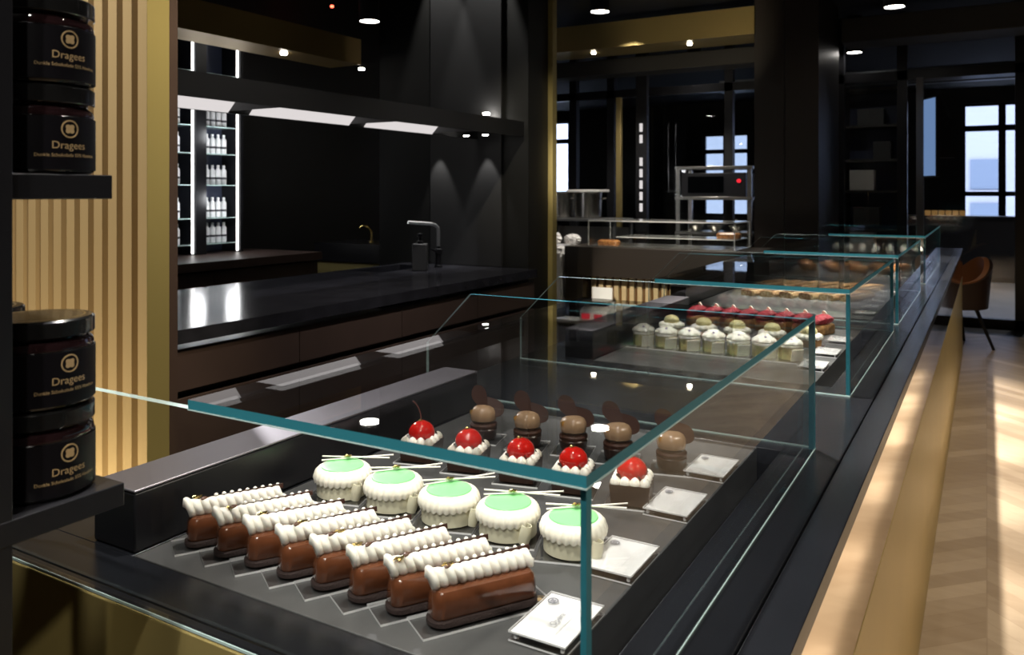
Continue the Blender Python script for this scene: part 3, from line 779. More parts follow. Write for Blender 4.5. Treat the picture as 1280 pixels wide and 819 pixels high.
JR, JH = .0475, .0825
def curved(vs, fs, r, ang0, z0):
    return [((r+z)*math.cos(ang0+x/r), (r+z)*math.sin(ang0+x/r), z0+y) for x, y, z in vs], fs
def densify(vs, fs): return vs, fs
def make_jar():
    t = thing('dragee_jar', 'x', 'jar', (0, 0, 0), 0, 'black jars of dragees on the shelf unit')
    b = MB().lathe([(JR-.006, 0), (JR-.002, .0015), (JR, .005), (JR, .053), (JR-.0005, .0535)], 56).build('jar_body', M['jar'], t)
    MB().lathe([(JR-.0010, .0536), (JR-.0006, .056), (JR-.002, .0605), (JR-.006, .0635), (JR-.006, .0655)], 56).build('glass_shoulder', M['jar_glass'], t)
    l = MB().lathe([(JR-.001, .0657), (JR, .0665), (JR, .0800), (JR-.002, .0818), (JR-.0075, .0820)], 56).build('lid', M['lid'], t)
    MB().lathe([(JR-.009, .0780), (JR-.0078, .0821), (JR-.0095, .0822), (JR-.012, .0812), (.001, .0812)], 48).build('lid_disc', M['lid_gold'], l)
    # label band with print
    n = 40; a0 = R(-95); a1 = R(95); v = []; r = JR+.0006
    for rr in (JR+.0001, r):
        for i in range(n+1):
            a = a0+(a1-a0)*i/n
            v += [(rr*math.cos(a), rr*math.sin(a), .004), (rr*math.cos(a), rr*math.sin(a), .0525)]
    f = []; K = 2*(n+1)
    for i in range(n):
        f.append((2*i+K, 2*i+2+K, 2*i+3+K, 2*i+1+K)); f.append((2*i+1, 2*i+3, 2*i+2, 2*i))
        f.append((2*i+1, 2*i+1+K, 2*i+3+K, 2*i+3)); f.append((2*i, 2*i+2, 2*i+2+K, 2*i+K))
    f.append((0, K, K+1, 1)); f.append((2*n, 2*n+1, 2*n+1+K, 2*n+K))
    lb = MB().add(v, f).build('label', M['label'], t)
    for s, size, z, nm in (('Dragees', .0098, .0262, 'lettering'), ('Dunkle Schokolade 55% Haselnuss', .0043, .0172, 'lettering')):
        vs, fs = text_mesh(s, size)
        m = MB(); vv, ff = curved([(x, y, .0002) for x, y, zz in vs], fs, JR+.0007, 0, z); m.add(vv, ff)
        link(nm, m.mesh(nm, M['gold_dark'], 0, fix=False), lb)
    e = MB(); emblem(e, (0, 0, 0), .0083, w=.14); vs = e.v; fs = e.f
    m = MB(); vv, ff = curved([(x, y, zz) for x, y, zz in vs], fs, JR+.0007, 0, .0415); m.add(vv, ff); m.build('emblem', M['gold_dark'], lb)
    return t
jar0 = make_jar()
def facing(x, y): return math.atan2(-y, -x)
J = []
for nm, (x, y), levels in (('front', (-.780, .4455), [1.1183, 1.4173]), ('rear', (-.900, .445), [1.1183, 1.4173])):
    for z in levels:
        for k in range(2):
            sname = 'lower' if z < 1.2 else 'upper'
            J.append((x, y, z+k*(JH+.0003), '%s jar of the %s stack on the %s black shelf' % (('bottom', 'top')[k], 'front' if nm == 'front' else 'rear left', sname)))
for i, (x, y, z, lab) in enumerate(J):
    rz = facing(x, y)+R(31 if x > -.85 else 10)
    if i == 0: o = jar0; o.location = (x, y, z); o.rotation_euler = (0, 0, rz); o['label'] = lab
    else: dup(jar0, (x, y, z), rz, lab)

# ------------------------------------------------------------------ kitchen island
ki = thing('kitchen_counter', 'long black stone kitchen counter with brown drawers', 'counter', (-2.95, 3.0, 0))
def K_(o): o.location = (2.95, -3.0, 0); return o
KX1, KX0, KY0, KY1 = -2.435, -3.45, 1.62, 4.50
top = MB()
sx0, sx1, sy0, sy1 = -3.40, -3.15, 3.85, 4.35
top.box((KX0, KY0, .87), (sx0, KY1, .92)); top.box((sx1, KY0, .87), (KX1, KY1, .92)); top.box((sx0, KY0, .87), (sx1, sy0, .92)); top.box((sx0, sy1, .87), (sx1, KY1, .92))
K_(top.build('worktop', M['stone'], ki, smooth=0))
K_(bx((KX0+.06, KY0, 0), (KX1-.10, KY1, .0495)).build('plinth', M['black'], ki, smooth=0))
K_(bx((KX0+.02, KY0, .05), (KX1-.06, KY1, .70)).build('carcass', M['black'], ki, smooth=0))
sk = MB().box((sx0+.002, sy0+.002, .705), (sx1-.002, sy1-.002, .715)); K_(sk.build('sink', M['black'], ki, smooth=0))
seams = [1.62, 1.79, 2.473, 3.157, 3.84, 4.50]
for i in range(5):
    a, b = seams[i]+.002, seams[i+1]-.002
    K_(bx((KX1-.04, a, .70), (KX1-.018, b, .845)).build('drawer', M['drawer'], ki, smooth=0))
    K_(bx((KX1-.04, a, .06), (KX1-.018, b, .672)).build('door', M['drawer'], ki, smooth=0))
fa = thing('kitchen_faucet', 'black mixer tap with chrome spout beside the sink', 'faucet', (-3.055, 4.31, .9203))
MB().lathe([(.026, 0), (.026, .012), (.02, .016), (.019, .085), (.026, .088), (.026, .115), (.015, .122), (.015, .135)], 24).build('base', M['black'], fa)
MB().tube([(0, 0, .13), (0, 0, .235), (-.002, -.004, .255), (-.012, -.018, .272), (-.03, -.04, .28), (-.115, -.17, .292)], .011, 12).build('spout', M['chrome'], fa)
MB().tube([(0, -.02, .10), (0, -.07, .118), (0, -.085, .122)], [.008, .006, .005], 10).build('lever', M['black'], fa)
so = thing('soap_dispenser', 'square dark soap dispenser with pump beside the tap', 'dispenser', (-3.03, 4.08, .9203), TH)
bx((-.045, -.045, 0), (.045, .045, .165)).build('bottle', M['panel'], so, bevel=.005)
MB().lathe([(.02, .1655), (.02, .18), (.008, .185), (.008, .205), (.017, .208), (.017, .225), (.005, .23)], 16).build('pump', M['black'], so)

# extractor hood with LED cells
hd = thing('extractor_hood', 'long black hood with white LED cells above the kitchen counter', 'hood', (-2.8, 3.0, 1.76))
def H_(o): o.location = (2.8, -3.0, -1.76); return o
hz0, hz1, hx0_, hx1_ = 1.755, 1.850, -2.89, -2.53
hy0, hy1 = 1.3, 4.503
h = MB(); h.box((hx0_, hy0, hz1-.012), (hx1_, hy1, hz1)); h.box((hx1_-.015, hy0, hz0), (hx1_, hy1, hz1-.012)); h.box((hx0_, hy0, hz0-.005), (hx0_+.012, hy1, hz1-.012))
H_(h.build('casing', M['well'], hd, smooth=0))
cells = [(1.32, 2.05), (2.10, 3.02), (3.07, 4.0)]
cy_ = []
def yat(px, X):
    k = (px-640)/F; t = X/(k*cs-sn); return t*(k*sn+cs)
c1, c2, c3 = [yat(q, hx0_+.014) for q in (285, 436, 540)]
for a, b in ((1.32, c1), (c1+.12, c2), (c2+.12, c3)):
    m = MB(); m.add([(hx0_+.014, a, hz0-.004), (hx0_+.014, b, hz0-.004), (hx0_+.10, b, hz1-.014), (hx0_+.10, a, hz1-.014), (hx0_+.013, a, hz0-.002), (hx0_+.013, b, hz0-.002), (hx0_+.09, b, hz1-.013), (hx0_+.09, a, hz1-.013)],
                    [(0,1,2,3), (7,6,5,4), (0,4,5,1), (1,5,6,2), (2,6,7,3), (3,7,4,0)])
    H_(m.build('light_panel', M['led_tray'], hd, smooth=0))
    H_(bx((hx0_+.013, b+.002, hz0+.004), (hx1_-.016, b+.012, hz1-.013)).build('divider', M['panel'], hd, smooth=0))
# hood end spots
for yy, xx in ((4.25, -2.66), (4.25, -2.80)):
    H_(MB().lathe([(.018, 1.752), (.018, 1.757), (.001, 1.757)], 16, 0, Matrix.Translation((xx, yy, 0))).build('spot_lens', M['lamp_small'], hd))

# rear counter with bottles
rc = thing('rear_counter', 'dark back counter under the lit bottle shelves', 'counter', (-4.95, 3.4, 0))
def RC(o): o.location = (4.95, -3.4, 0); return o
RC(bx((-5.49, 1.9, .86), (-4.66, 4.95, .92)).build('worktop', M['drawer'], rc, smooth=0))
for a, b in ((1.9, 2.9), (2.905, 3.9), (3.905, 4.93)): RC(bx((-5.45, a, .06), (-4.69, b, .845)).build('door', M['drawer'], rc, smooth=0))
RC(bx((-5.45, 1.95, 0), (-4.74, 4.9, .0595)).build('plinth', M['black'], rc, smooth=0))
bk = thing('low_cabinet', 'low black cabinet with a gold lower panel behind the sink', 'cabinet', (-4.1, 5.5, 0))
def BK(o): o.location = (4.1, -5.5, 0); return o
pA = aty(393, 303, 5.3); pB = aty(476, 330, 5.3)
BK(bx((pA[0], 5.3, pB[2]), (-3.2, 5.8, pA[2])).build('body', M['black'], bk, smooth=0))
BK(bx((pA[0]+.01, 5.33, 0), (-3.21, 5.78, pB[2]-.003)).build('lower_panel', M['brass_face'], bk, smooth=0))
tp = aty(470, 300, 5.5)
bt = thing('brass_tap', 'small brass tap on the low black cabinet', 'faucet', (tp[0]-.05, 5.5, pA[2]+.0005))
MB().lathe([(.02, 0), (.02, .01), (.009, .014), (.009, .10)], 14).build('base', M['gold'], bt)
MB().tube([(0, 0, .095), (-.02, -.01, .13), (-.07, -.03, .15), (-.1, -.04, .13)], .008, 10).build('spout', M['gold'], bt)
# lit bottle shelves
bs = thing('bottle_cabinet', 'tall backlit bottle shelving on the rear kitchen wall', 'shelf', (-5.4, 4.2, .92))
def BS(o): o.location = (5.4, -4.2, -.92); return o
BS(bx((-5.498, 3.55, .922), (-5.47, 4.66, 2.75)).build('back_panel', M['blueglass'], bs, smooth=0))
for y in (3.55, yat(246, -5.3)-.05, 4.63): BS(bx((-5.469, y, .922), (-5.25, y+(.10 if 3.6 < y < 4.5 else .03), 2.75)).build('upright', M['black'], bs, smooth=0))
ydiv = yat(246, -5.3)
for y in (ydiv-.075, 4.605): BS(bx((-5.27, y, .93), (-5.255, y+.012, 2.74)).build('led_strip', M['led'], bs, smooth=0))
def zt(py): return 1.40-(py-241)*6.45/F
zs = [zt(304), zt(272), zt(231), zt(192), zt(158)]
for z in zs+[zt(92)]:
    for a, b in ((3.58, ydiv-.055), (ydiv+.055, 4.60)):
        if z > .95: BS(bx((-5.468, a, z-.008), (-5.275, b, z-.0005)).build('glass_shelf', M['glass_rim'], bs, smooth=0))
def make_bottle():
    t = thing('small_bottle', 'x', 'bottle', (0, 0, 0), 0, 'small bottles on the lit shelves')
    MB().lathe([(.020, 0), (.022, .002), (.022, .115), (.014, .128), (.009, .134)], 14).build('body', M['bottle'], t)
    MB().lathe([(.0221, .045), (.0226, .046), (.0226, .060), (.0221, .061)], 14).build('band', M['bottle_dk'], t)
    MB().lathe([(.011, .1345), (.011, .158), (.002, .159)], 12).build('cap', M['bottle'], t)
    return t
bo = make_bottle(); used = False
rown = ['lowest', 'second lowest', 'middle', 'second highest', 'highest']
for zi, z in enumerate(zs):
    if z < .94: z = .9205
    for side, ys in (('right', [ydiv+.085+.056*k for k in range(5)]), ('left', [ydiv-.255+.06*k for k in range(3)])):
        for k, y in enumerate(ys):
            lab = 'pale bottle on the %s shelf, %s lit bay, %s' % (rown[zi], side, ordl(k, len(ys)))
            loc = (-5.36, y, z+.0003)
            if not used: o = bo; o.location = loc; o['label'] = lab; used = True
            else: dup(bo, loc, 0, lab)

# ------------------------------------------------------------------ back counter with small glass case
bc = thing('back_counter', 'dark brown staff counter with a slatted gold front, behind the cases', 'counter', (-2.45, 6.9, 0))
def BC(o): o.location = (2.45, -6.9, 0); return o
BC(bx((-3.29, 6.60, .66), (-1.45, 7.25, .92)).build('top_box', M['brown'], bc, bevel=.003))
BC(bx((-3.29, 6.62, 0), (-3.12, 7.23, .659)).build('side_panel', M['brown'], bc, smooth=0))
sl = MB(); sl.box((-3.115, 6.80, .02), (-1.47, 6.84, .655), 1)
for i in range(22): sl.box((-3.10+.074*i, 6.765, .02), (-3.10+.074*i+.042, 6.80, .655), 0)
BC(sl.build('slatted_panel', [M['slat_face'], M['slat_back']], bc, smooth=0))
gc = thing('glass_counter_case', 'small clear glass case on the dark brown staff counter', 'display case', (-2.4, 6.9, .9203))
gx0, gx1 = -.68, .63
def gpane(nm, a, b, d):
    m = MB(); m.box(a, b)
    for k in range(6): m.m[k] = 0 if {0: 2, 1: 2, 2: 1, 3: 0, 4: 1, 5: 0}[k] == d else 1
    return link(nm, m.mesh(nm, [M['glass'], M['acrylic_edge']], 0), gc)
gpane('front_pane', (gx0, -.25, .01), (gx1, -.242, .225), 1); gpane('back_pane', (gx0, .242, .01), (gx1, .25, .225), 1)
gpane('side_pane', (gx0, -.242, .01), (gx0+.008, .242, .225), 0); gpane('side_pane', (gx1-.008, -.242, .01), (gx1, .242, .225), 0)
gpane('top_pane', (gx0, -.25, .226), (gx1, .25, .236), 2)
gpane('inner_shelf', (gx0+.25, -.2, .085), (gx1-.01, .2, .093), 2)
bx((gx0-.01, -.26, 0), (gx1+.01, .26, .0095)).build('base', M['steel'], gc, smooth=0)
for i, (x, y) in enumerate(((-2.95, 6.82), (-1.9, 6.95))):
    m = MB(); m.rrect([(0, .20, .09, .03), (.03, .21, .1, .035), (.045, .17, .07, .03)], 5)
    o = m.build('bread_loaf', M['crust'], None, loc=(x, y, .9305 if i == 0 else 1.0140)); tag(o, ['golden loaf at the left in the small glass case', 'golden loaf on the shelf inside the small glass case'][i], 'bread')
# low shelf with till devices
lw = thing('low_shelf', 'white low shelf standing in front of the slatted gold panel', 'shelf', (-3.0, 6.48, 0))
def LW(o): o.location = (3.0, -6.48, 0); return o
za = .295
LW(bx((-3.27, 6.36, za-.03), (-2.55, 6.585, za)).build('shelf_board', M['white'], lw, smooth=0))
for x in (-3.26, -2.59): LW(bx((x, 6.37, 0), (x+.03, 6.58, za-.031)).build('side_panel', M['white'], lw, smooth=0))
tag(bx((-.11, -.08, 0), (.11, .08, .15)).build('white_box', M['white'], None, loc=(-2.64, 6.47, za+.0005), bevel=.004), 'white box on the low shelf right of the red digit scale', 'box')
sc = thing('weighing_scale', 'white scale with two red digit displays on the low shelf', 'scale', (-2.90, 6.44, za+.0005)); sc.scale = (1.15, 1.0, 1.35)
m = MB(); m.add([(-.11, -.09, 0), (.11, -.09, 0), (.11, .09, 0), (-.11, .09, 0), (-.11, -.07, .07), (.11, -.07, .07), (.11, .09, .12), (-.11, .09, .12)], [(3,2,1,0), (4,5,6,7), (0,1,5,4), (1,2,6,5), (2,3,7,6), (3,0,4,7)])
m.build('housing', M['white'], sc, bevel=.006)
for x in (-.055, .045): bx((x-.032, -.094, .022), (x+.032, -.0875, .052)).build('display', M['red_digit'], sc, smooth=0)
bx((-.10, -.06, .1215), (.10, .08, .13)).build('pan', M['steel'], sc, bevel=.003)
pb = tag(bx((-.10, -.008, 0), (.09, .008, .275)).build('paper_sign', M['paper'], None, loc=(-2.90, 6.57, za+.0005), smooth=0), 'white paper card standing above the red digit scale', 'sign')
# white cabinet and crumpled bags
wb = thing('white_cabinet', 'white cabinet at the left end of the brown staff counter', 'cabinet', (-3.62, 6.9, 0))
bx((-.30, -.28, 0), (.30, .28, .90)).build('body', M['white'], wb, bevel=.004)
bx((-.29, -.30, .05), (.29, -.281, .86)).build('door', M['white'], wb, bevel=.003)
for i, (x, y, s) in enumerate(((-3.52, 6.78, .10), (-3.38, 6.95, .08))):
    rnd = random.Random(i+5); ph = [rnd.uniform(0, 6) for _ in range(6)]
    m = MB().ell((0, 0, s*.62), (s, s*.8, s*.62), 24, 16, fn=lambda q: 1+.16*math.sin(7*q.x+ph[0])*math.sin(6*q.y+ph[1])+.08*math.sin(15*q.z+ph[2]+9*q.x))
    tag(m.build('plastic_bag', M['white'], None, loc=(x, y, .9005+s*.12), smooth=20), ['crumpled white bag nearest the gold post on the cabinet', 'smaller crumpled white bag behind on the white cabinet'][i], 'bag')
# stockpots on a wall shelf
ps = thing('pot_table', 'dark steel table of stockpots behind the staff counter', 'table', (-4.05, 8.55, 0))
def PS(o): o.location = (4.05, -8.55, 0); return o
PS(bx((-4.55, 8.3, 1.08), (-3.52, 8.85, 1.11)).build('table_top', M['steel_dull'], ps, bevel=.003))
for x in (-4.53, -3.56):
    for y in (8.32, 8.80): PS(bx((x, y, 0), (x+.035, y+.035, 1.0795)).build('leg', M['steel_dull'], ps, smooth=0))
PS(bx((-4.5, 8.84, .5), (-3.55, 8.85, 1.0)).build('back_panel', M['ivory_wall'], ps, smooth=0))
def make_pot():
    t = thing('stockpot', 'x', 'pot', (0, 0, 0), 0, 'steel stockpots')
    MB().lathe([(.14, 0), (.155, .006), (.16, .28), (.168, .285), (.168, .295), (.155, .295), (.15, .02), (.01, .015)], 36).build('body', M['steel'], t)
    for s in (-1, 1): MB().tube([(.16*s, -.05, .22), (.20*s, -.04, .225), (.21*s, 0, .227), (.20*s, .04, .225), (.16*s, .05, .22)], .008, 8).build('handle', M['steel'], t)
    return t
po = make_pot(); xx = aty(735, 250, 8.55)[0]
po.location = (xx, 8.55, 1.1105); po['label'] = 'steel stockpot on the dark table, under the white tray'; po.rotation_euler = (0, 0, TH)
dup(po, (aty(700, 250, 8.55)[0], 8.58, 1.1105), TH, 'steel stockpot on the dark table, nearest the gold post')
tag(bx((-.20, -.16, 0), (.20, .16, .03)).build('white_tray', M['white'], None, loc=(xx, 8.55, 1.406), bevel=.006), 'white tray lying on the right stockpot', 'tray')
# steel rack with ovens
ra = thing('steel_rack', 'stainless steel kitchen rack with ovens behind the small glass case', 'rack', (-2.62, 9.1, 0))
def RA(o): o.location = (2.62, -9.1, 0); return o
for x in (-3.04, -2.24):
    for y in (8.92, 9.36): RA(bx((x, y, 0), (x+.045, y+.045, 1.66)).build('post', M['steel'], ra, smooth=0))
for z in (.25, .93, 1.32, 1.66): RA(bx((-3.05, 8.91, z), (-2.18, 9.41, z+.035)).build('shelf_board', M['steel'], ra, bevel=.003))
RA(bx((-2.98, 8.93, 1.356), (-2.26, 9.35, 1.62)).build('oven', M['black'], ra, bevel=.006))
RA(bx((-2.9, 8.915, 1.40), (-2.5, 8.929, 1.58)).build('oven_door', M['glass_dark'], ra, smooth=0))
o = RA(MB().lathe([(.022, 0), (.022, .02), (.016, .024)], 14, 0, Matrix.Translation((-2.33, 8.93, 1.53)) @ Matrix.Rotation(R(90), 4, 'X')).build('dial', M['red_digit'], ra)); o['label'] = 'glowing red dial'
def make_bowl():
    t = MB().lathe([(.03, 0), (.055, .008), (.085, .05), (.09, .07), (.086, .07), (.05, .014), (.004, .01)], 28).build('steel_bowl', M['steel'], None)
    return tag(t, 'x', 'bowl', 'steel bowls on the kitchen rack')
b0 = make_bowl()
for i, (x, z) in enumerate(((-2.86, .9655), (-2.64, .9655), (-2.40, .9655))):
    o = b0 if i == 0 else b0.copy()
    if i: C.objects.link(o)
    o.location = (x, 9.1, z); o['label'] = 'steel bowl on the kitchen rack, %s of three' % ordl(i, 3)
# vertical light strip and brass strip posts between kitchen and shop
ls = thing('light_column', 'dark post with a broken vertical strip of warm light', 'lamp', (aty(803, 200, 9.5)[0], 9.5, 0))
bx((-.07, -.04, 0), (.07, .04, CEIL-.01)).build('post', M['black'], ls, smooth=0)
for i in range(8):
    z = 1.17+i*.14
    if i != 5: bx((-.018, -.052, z), (.018, -.0405, z+.10)).build('light_segment', M['lamp_small'] if False else M['led_tray'], ls, smooth=0)
tag(bx((-.03, -.03, 0), (.03, .03, 2.55)).build('brass_post', M['brass'], None, loc=(aty(774, 200, 9.2)[0], 9.2, 0), bevel=.002), 'slim brass post left of the broken light strip', 'post')

# right far area
po2 = tag(bx((-.035, -.035, 0), (.035, .035, 2.6)).build('steel_post', M['steel_dull'], None, loc=(aty(1150, 200, 9.5)[0], 9.5, 0), bevel=.002), 'slim grey post left of the blue screen', 'post')
tv = thing('wall_screen', 'tall narrow blue lit screen beside the grey post', 'screen', (aty(1161, 200, 9.45)[0], 9.45, 1.56), R(-62))
bx((-.20, -.02, 0), (.20, .02, .82)).build('frame', M['black'], tv, bevel=.003)
bx((-.185, -.0235, .015), (.185, -.0205, .805)).build('display', M['screen'], tv, smooth=0)
tag(bx((-.03, .0, 0), (.03, .05, .4)).build('wall_bracket', M['black'], tv, loc=(0, .0205, .2), smooth=0), '', '') if False else None
bracket = bx((-.03, .0205, .2), (.03, .26, .3)).build('bracket', M['black'], tv, smooth=0)
sr = thing('display_shelving', 'tall dark shelving with pale boards beyond the brown column', 'shelf', (aty(1095, 200, 11)[0], 11, 0))
for x in (-.36, .30): bx((x, -.2, 0), (x+.03, .2, 2.75)).build('side_panel', M['black'], sr, smooth=0)
for z in (.5, .95, 1.40, 1.78, 2.2, 2.65): bx((-.33, -.19, z), (.30, .19, z+.03)).build('shelf_board', M['duct'], sr, smooth=0)
bx((-.36, .2, 0), (.33, .22, 2.75)).build('back_panel', M['blueglass'], sr, smooth=0)
for i, (x, z, w, h_) in enumerate(((-.15, 1.43, .28, .25), (.08, 1.81, .20, .22), (-.05, 2.23, .3, .2), (-.1, .98, .3, .24))):
    bb = bx((-w/2, -.12, 0), (w/2, .12, h_)).build('cardboard_box', M['ivory_wall'] if i == 0 else M['panel'], None, loc=(sr.location[0]+x, 11, z+.0005), bevel=.004)
    tag(bb, ['pale box on the third board of the dark shelving', 'dark box on the fourth board of the shelving', 'wide dark box near the top of the shelving', 'dark box on the second board of the shelving'][i], 'box')
cb = thing('dark_sideboard', 'dark sideboard under the far right window', 'sideboard', (aty(1190, 262, 15)[0], 15, 0))
bx((-1.2, -.25, .08), (1.9, .25, 1.0)).build('body', M['black'], cb, bevel=.004)
bx((-1.22, -.27, 1.001), (1.92, .27, 1.03)).build('top', M['black'], cb, bevel=.003)
bx((-1.15, -.2, 0), (1.85, .2, .079)).build('plinth', M['black'], cb, smooth=0)
g0 = None
for i in range(7):
    o = MB().lathe([(.035, 0), (.042, .004), (.045, .08), (.041, .08), (.036, .01), (.003, .008)], 18).build('amber_glass', M['candle'], None, loc=(cb.location[0]-.45+.1*i, 15, 1.0315)) if g0 is None else g0.copy()
    if g0 is None: g0 = o
    else: C.objects.link(o); o.location = (cb.location[0]-.45+.1*i, 15, 1.0315)
    tag(o, 'glowing amber glass on the dark sideboard, %s of seven' % ordl(i, 7), 'glass', 'amber glasses on the sideboard')

# tub chair
tc_ = thing('tub_chair', 'tan leather tub chair with dark shell at the counter end', 'chair', (-.27, 8.50, 0), R(-60))
def arcshell(r0, r1, fz0, fz1, a0, a1, n=28):
    rings = []
    for i in range(n+1):
        u = i/n; a = R(a0+(a1-a0)*u); z0, z1 = fz0(u), fz1(u)
        rings.append([(r0*math.cos(a), r0*math.sin(a), z0), (r1*math.cos(a), r1*math.sin(a), z0), (r1*1.12*math.cos(a), r1*1.12*math.sin(a), z1), (r0*1.12*math.cos(a), r0*1.12*math.sin(a), z1)])
    return MB().loft(rings)
hump = lambda u: .58+.22*math.exp(-((u-.5)/.26)**2)
arcshell(.265, .285, lambda u: .36, hump, -20, 200).build('outer_shell', M['shell'], tc_, smooth=40)
arcshell(.225, .263, lambda u: .44, lambda u: hump(u)+.012, -18, 198).build('backrest', M['leather'], tc_, smooth=40)
MB().lathe([(.10, .335), (.24, .36), (.262, .40), (.255, .45), (.20, .475), (.02, .48)], 32).build('seat', M['leather'], tc_)
for sx in (-1, 1):
    for sy in (-1, 1): MB().tube([(.14*sx, .14*sy, .35), (.24*sx, .24*sy, .0)], [.018, .012], 10).build('leg', M['black'], tc_)

# ------------------------------------------------------------------ ceiling things
def downlight(x, y, z, label, r=.075, power=None, spot=None):
    t = thing('ceiling_downlight', label, 'lamp', (x, y, z), 0, 'round ceiling downlights')
    MB().lathe([(r*1.15, .0), (r*1.15, CEIL-z-.001), (r*1.05, CEIL-z-.001), (r*1.05, .0)], 28, cap=False).build('housing', M['black'], t)
    MB().lathe([(r, .006), (r, .012), (.001, .012)], 28).build('lens', M['lamp'], t)
    return t
def dl_at(px, py, z, label):
    t = (z-1.40)*F/(241-py); l = (px-640)*t/F
    return downlight(l*cs-t*sn, l*sn+t*cs, z, label)
dl_at(462, 27, 2.78, 'round downlight above the left gold soffit band')
dl_at(750, 15, 2.95, 'round downlight above the right gold soffit band')
dl_at(868, 81, 2.95, 'round downlight below the right gold soffit band')
dl_at(1068, 66, 2.95, 'round downlight right of the dark brown column')
t_ = dl_at(1118, 9, 2.95, 'round downlight near the top right, highest in view')
def small(px, py, Y=None, X=None, label=''):
    if Y: p = aty(px, py, Y)
    else:
        k = (px-640)/F; t = X/(k*cs-sn); p = (X, t*(k*sn+cs), 1.40-(py-241)*t/F)
    o = MB().lathe([(.022, -.012), (.022, 0), (.001, 0)], 16).build('soffit_spotlight', M['lamp'], None, loc=p)
    tag(o, label, 'lamp', 'small spotlights on the gold soffits')
    return o
for px, py, l in ((742, 63, 'left small spotlight under the right gold soffit'), (862, 50, 'right small spotlight under the right gold soffit')):
    o = small(px, py, Y=8.2, label=l); o.location[2] = b_[2]-.001
for px, py, l in ((355, 58, 'left small spotlight under the left gold soffit'), (452, 78, 'right small spotlight under the left gold soffit')):
    o = small(px, py, X=-4.05, label=l); o.location[2] = 2.334
o = small(608, 141, Y=4.45, label='small bright spotlight at the right end of the hood top')
kp = aty(415, 8, 5.6)
o = MB().ell((0, 0, 0), (.018, .018, .012), 12, 8).build('smoke_detector', M['red_led'], None, loc=(kp[0], kp[1], kp[2])); tag(o, 'tiny red indicator light on the ceiling above the kitchen', 'detector')
o.location = (kp[0]*1.0, kp[1], min(kp[2], CEIL-.012))
for i, (p, q, mm, lab) in enumerate((((-1.3, 9.0, 2.95), (1.0, 9.5, 3.2), 'duct', 'dull grey ceiling duct above the partition right of the column'),
                                ((-5.2, 8.9, 2.80), (-1.98, 9.25, 2.98), 'duct', 'dull grey ceiling duct above the steel kitchen rack'),
                                ((-3.0, 10.5, 2.7), (3.9, 10.7, 2.85), 'pipe', 'long steel pipe beyond the glass partition'),
                                ((-3.0, 12.5, 2.9), (3.9, 12.65, 3.0), 'pipe', 'farther steel pipe near the far windows'))):
    o = bx(p, q).build('ceiling_duct', M[mm], None, bevel=.01); tag(o, lab, 'duct', None)

# ------------------------------------------------------------------ lights
def spot(x, y, z, tgt, power, col=(1, .93, .83), size=50, blend=.4, r=.03):
    l = bpy.data.lights.new('spot', 'SPOT'); l.energy = power; l.color = col; l.spot_size = R(size); l.spot_blend = blend; l.shadow_soft_size = r
    o = bpy.data.objects.new('spot', l); C.objects.link(o); o.location = (x, y, z)
    d = Vector(tgt)-Vector((x, y, z)); o.rotation_euler = d.to_track_quat('-Z', 'Y').to_euler()
    return o
TX = -.675
for y in (.2, 1.1, 2.0, 2.9, 3.8, 4.7, 5.6, 6.5, 7.4):
    spot(TX, y, 2.95, (-.45, y, 0), {.2: 112, 1.1: 112, 2.0: 330, 2.9: 330, 3.8: 380, 4.7: 520, 5.6: 800, 6.5: 560, 7.4: 60}[y], size=64 if y < 1.9 else 36, blend=.5, col=(1, .95, .88))
track = tag(bx((TX-.03, -.4, 3.02), (TX+.03, 8.0, 3.06)).build('track_rail', M['black'], None, smooth=0), 'black ceiling track rail above the display counter', 'rail')
# added fill from behind the camera for the pastry fronts
for x in (-.3, .3):
    spot(x, -.9, 3.0, (x*.5-.45, 1.2, .9), 60, size=42, blend=.6, col=(1, .95, .88))
spot(.3, -.8, 1.95, (-1.05, .59, .82), 30, size=13, blend=.9, col=(1, .92, .75))  # added narrow spot brightening the brass end panel
# walkway downlights
for y in (1.5, 4.0, 6.2):
    spot(1.3, y, 3.2, (.7, y, 0), 105, size=95, blend=.7, col=(1, .9, .76))
# slat wall lights, at its foot and from the ceiling
for x in (-2.1, -2.5, -2.9):
    spot(x+.05, 1.25, .12, (x, SY, .9), 14, size=120, blend=.8, col=(1, .78, .46), r=.05)
    spot(x+.2, .55, 3.1, (x, SY, 1.0), 30, size=70, blend=.8, col=(1, .90, .74), r=.05)
spot(-1.2, 1.75, 3.1, (SX, SY+.04, 1.2), 120, size=40, blend=.8, col=(1, .86, .60))  # added spot brightening the gold end face from the right
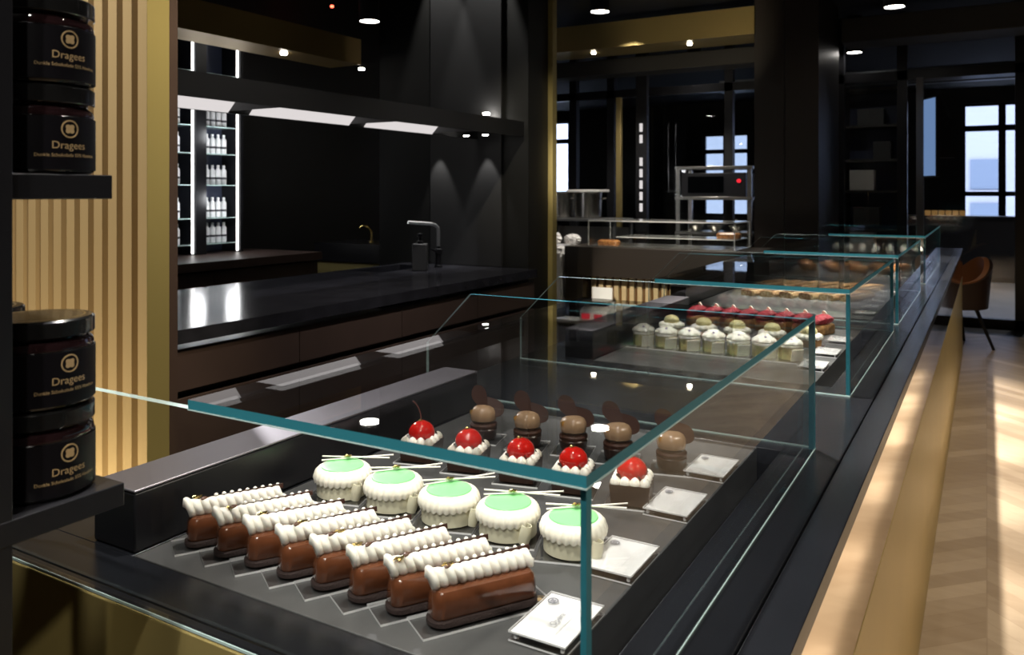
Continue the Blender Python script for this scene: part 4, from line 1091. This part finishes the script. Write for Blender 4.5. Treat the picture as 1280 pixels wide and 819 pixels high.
# kitchen wall grazers
for x in (-3.18, -2.80):
    spot(x, 4.43, 3.25, (x, 4.50, 2.1), 60, size=40, blend=.5, col=(1, .97, .92), r=.01)
    spot(x, 4.43, 1.74, (x, 4.50, 1.2), 4, size=50, blend=.5, col=(1, .97, .92), r=.01)
spot(-2.9, 3.2, 3.2, (-2.9, 3.2, .9), 45, size=80, blend=.8, col=(.95, .96, 1))
for y in (2.2, 3.4):  # added fill for the drawers, from the display side
    spot(-1.5, y, 3.2, (-2.44, y+.2, .55), 65, size=60, blend=.8, col=(1, .93, .86))
for y in (4.12, 4.44):  # added point lights brightening the bottles, besides the LED strips
    for z in (1.35, 1.85):
        l = bpy.data.lights.new('bottle_fill', 'POINT'); l.energy = 1.3; l.color = (.96, .97, 1); l.shadow_soft_size = .05
        o = bpy.data.objects.new('bottle_fill', l); C.objects.link(o); o.location = (-5.12, y, z)
# added spots for the right soffit band, ledge top, gold jamb and low cabinet
spot(-1.9, 5.6, 2.1, (-2.55, 8.0, 3.05), 60, size=40, blend=.8, col=(1, .85, .6))
spot(-4.2, 2.9, 2.9, (-1.02, 1.0, 1.0), 420, size=26, blend=.8, col=(1, .97, .98))
spot(-1.6, 2.6, 3.1, (-2.5, 4.8, 1.5), 90, size=28, blend=.8, col=(1, .9, .7))
spot(-4.0, 4.98, 2.6, (-4.1, 5.33, .75), 25, size=30, blend=.8, col=(1, .88, .6))
# added fill spots for the staff counter, stockpots and slatted panel
spot(-2.4, 6.7, 3.1, (-2.4, 6.8, .9), 170, size=70, blend=.6)
spot(-3.2, 7.6, 3.1, (-3.3, 8.8, 1.1), 120, size=80, blend=.6)
spot(-1.6, 2.0, 3.2, (-2.4, 6.78, .5), 700, size=17, blend=.6, col=(1, .9, .75))
# added spots standing in for daylight on the far room floor
spot(.6, 11.5, 3.2, (.4, 11.5, 0), 120, size=80, blend=.5, col=(.95, .95, 1))
spot(1.2, 14.0, 3.2, (1.0, 14.0, 0), 90, size=80, blend=.5, col=(.95, .95, 1))

# sky through the windows
w = bpy.data.worlds.new('World'); bpy.context.scene.world = w; w.use_nodes = True
bg = w.node_tree.nodes['Background']; bg.inputs[0].default_value = (.62, .72, 1.0, 1); bg.inputs[1].default_value = 2.2

sc_ = bpy.context.scene
sc_.view_settings.view_transform = 'Standard'; sc_.view_settings.look = 'None'; sc_.view_settings.gamma = 1; sc_.view_settings.use_curve_mapping = False
sc_.view_settings.exposure = 0.55
sc_.cycles.transparent_max_bounces = 48
sc_.cycles.max_bounces = 10
sc_.cycles.use_denoising = True
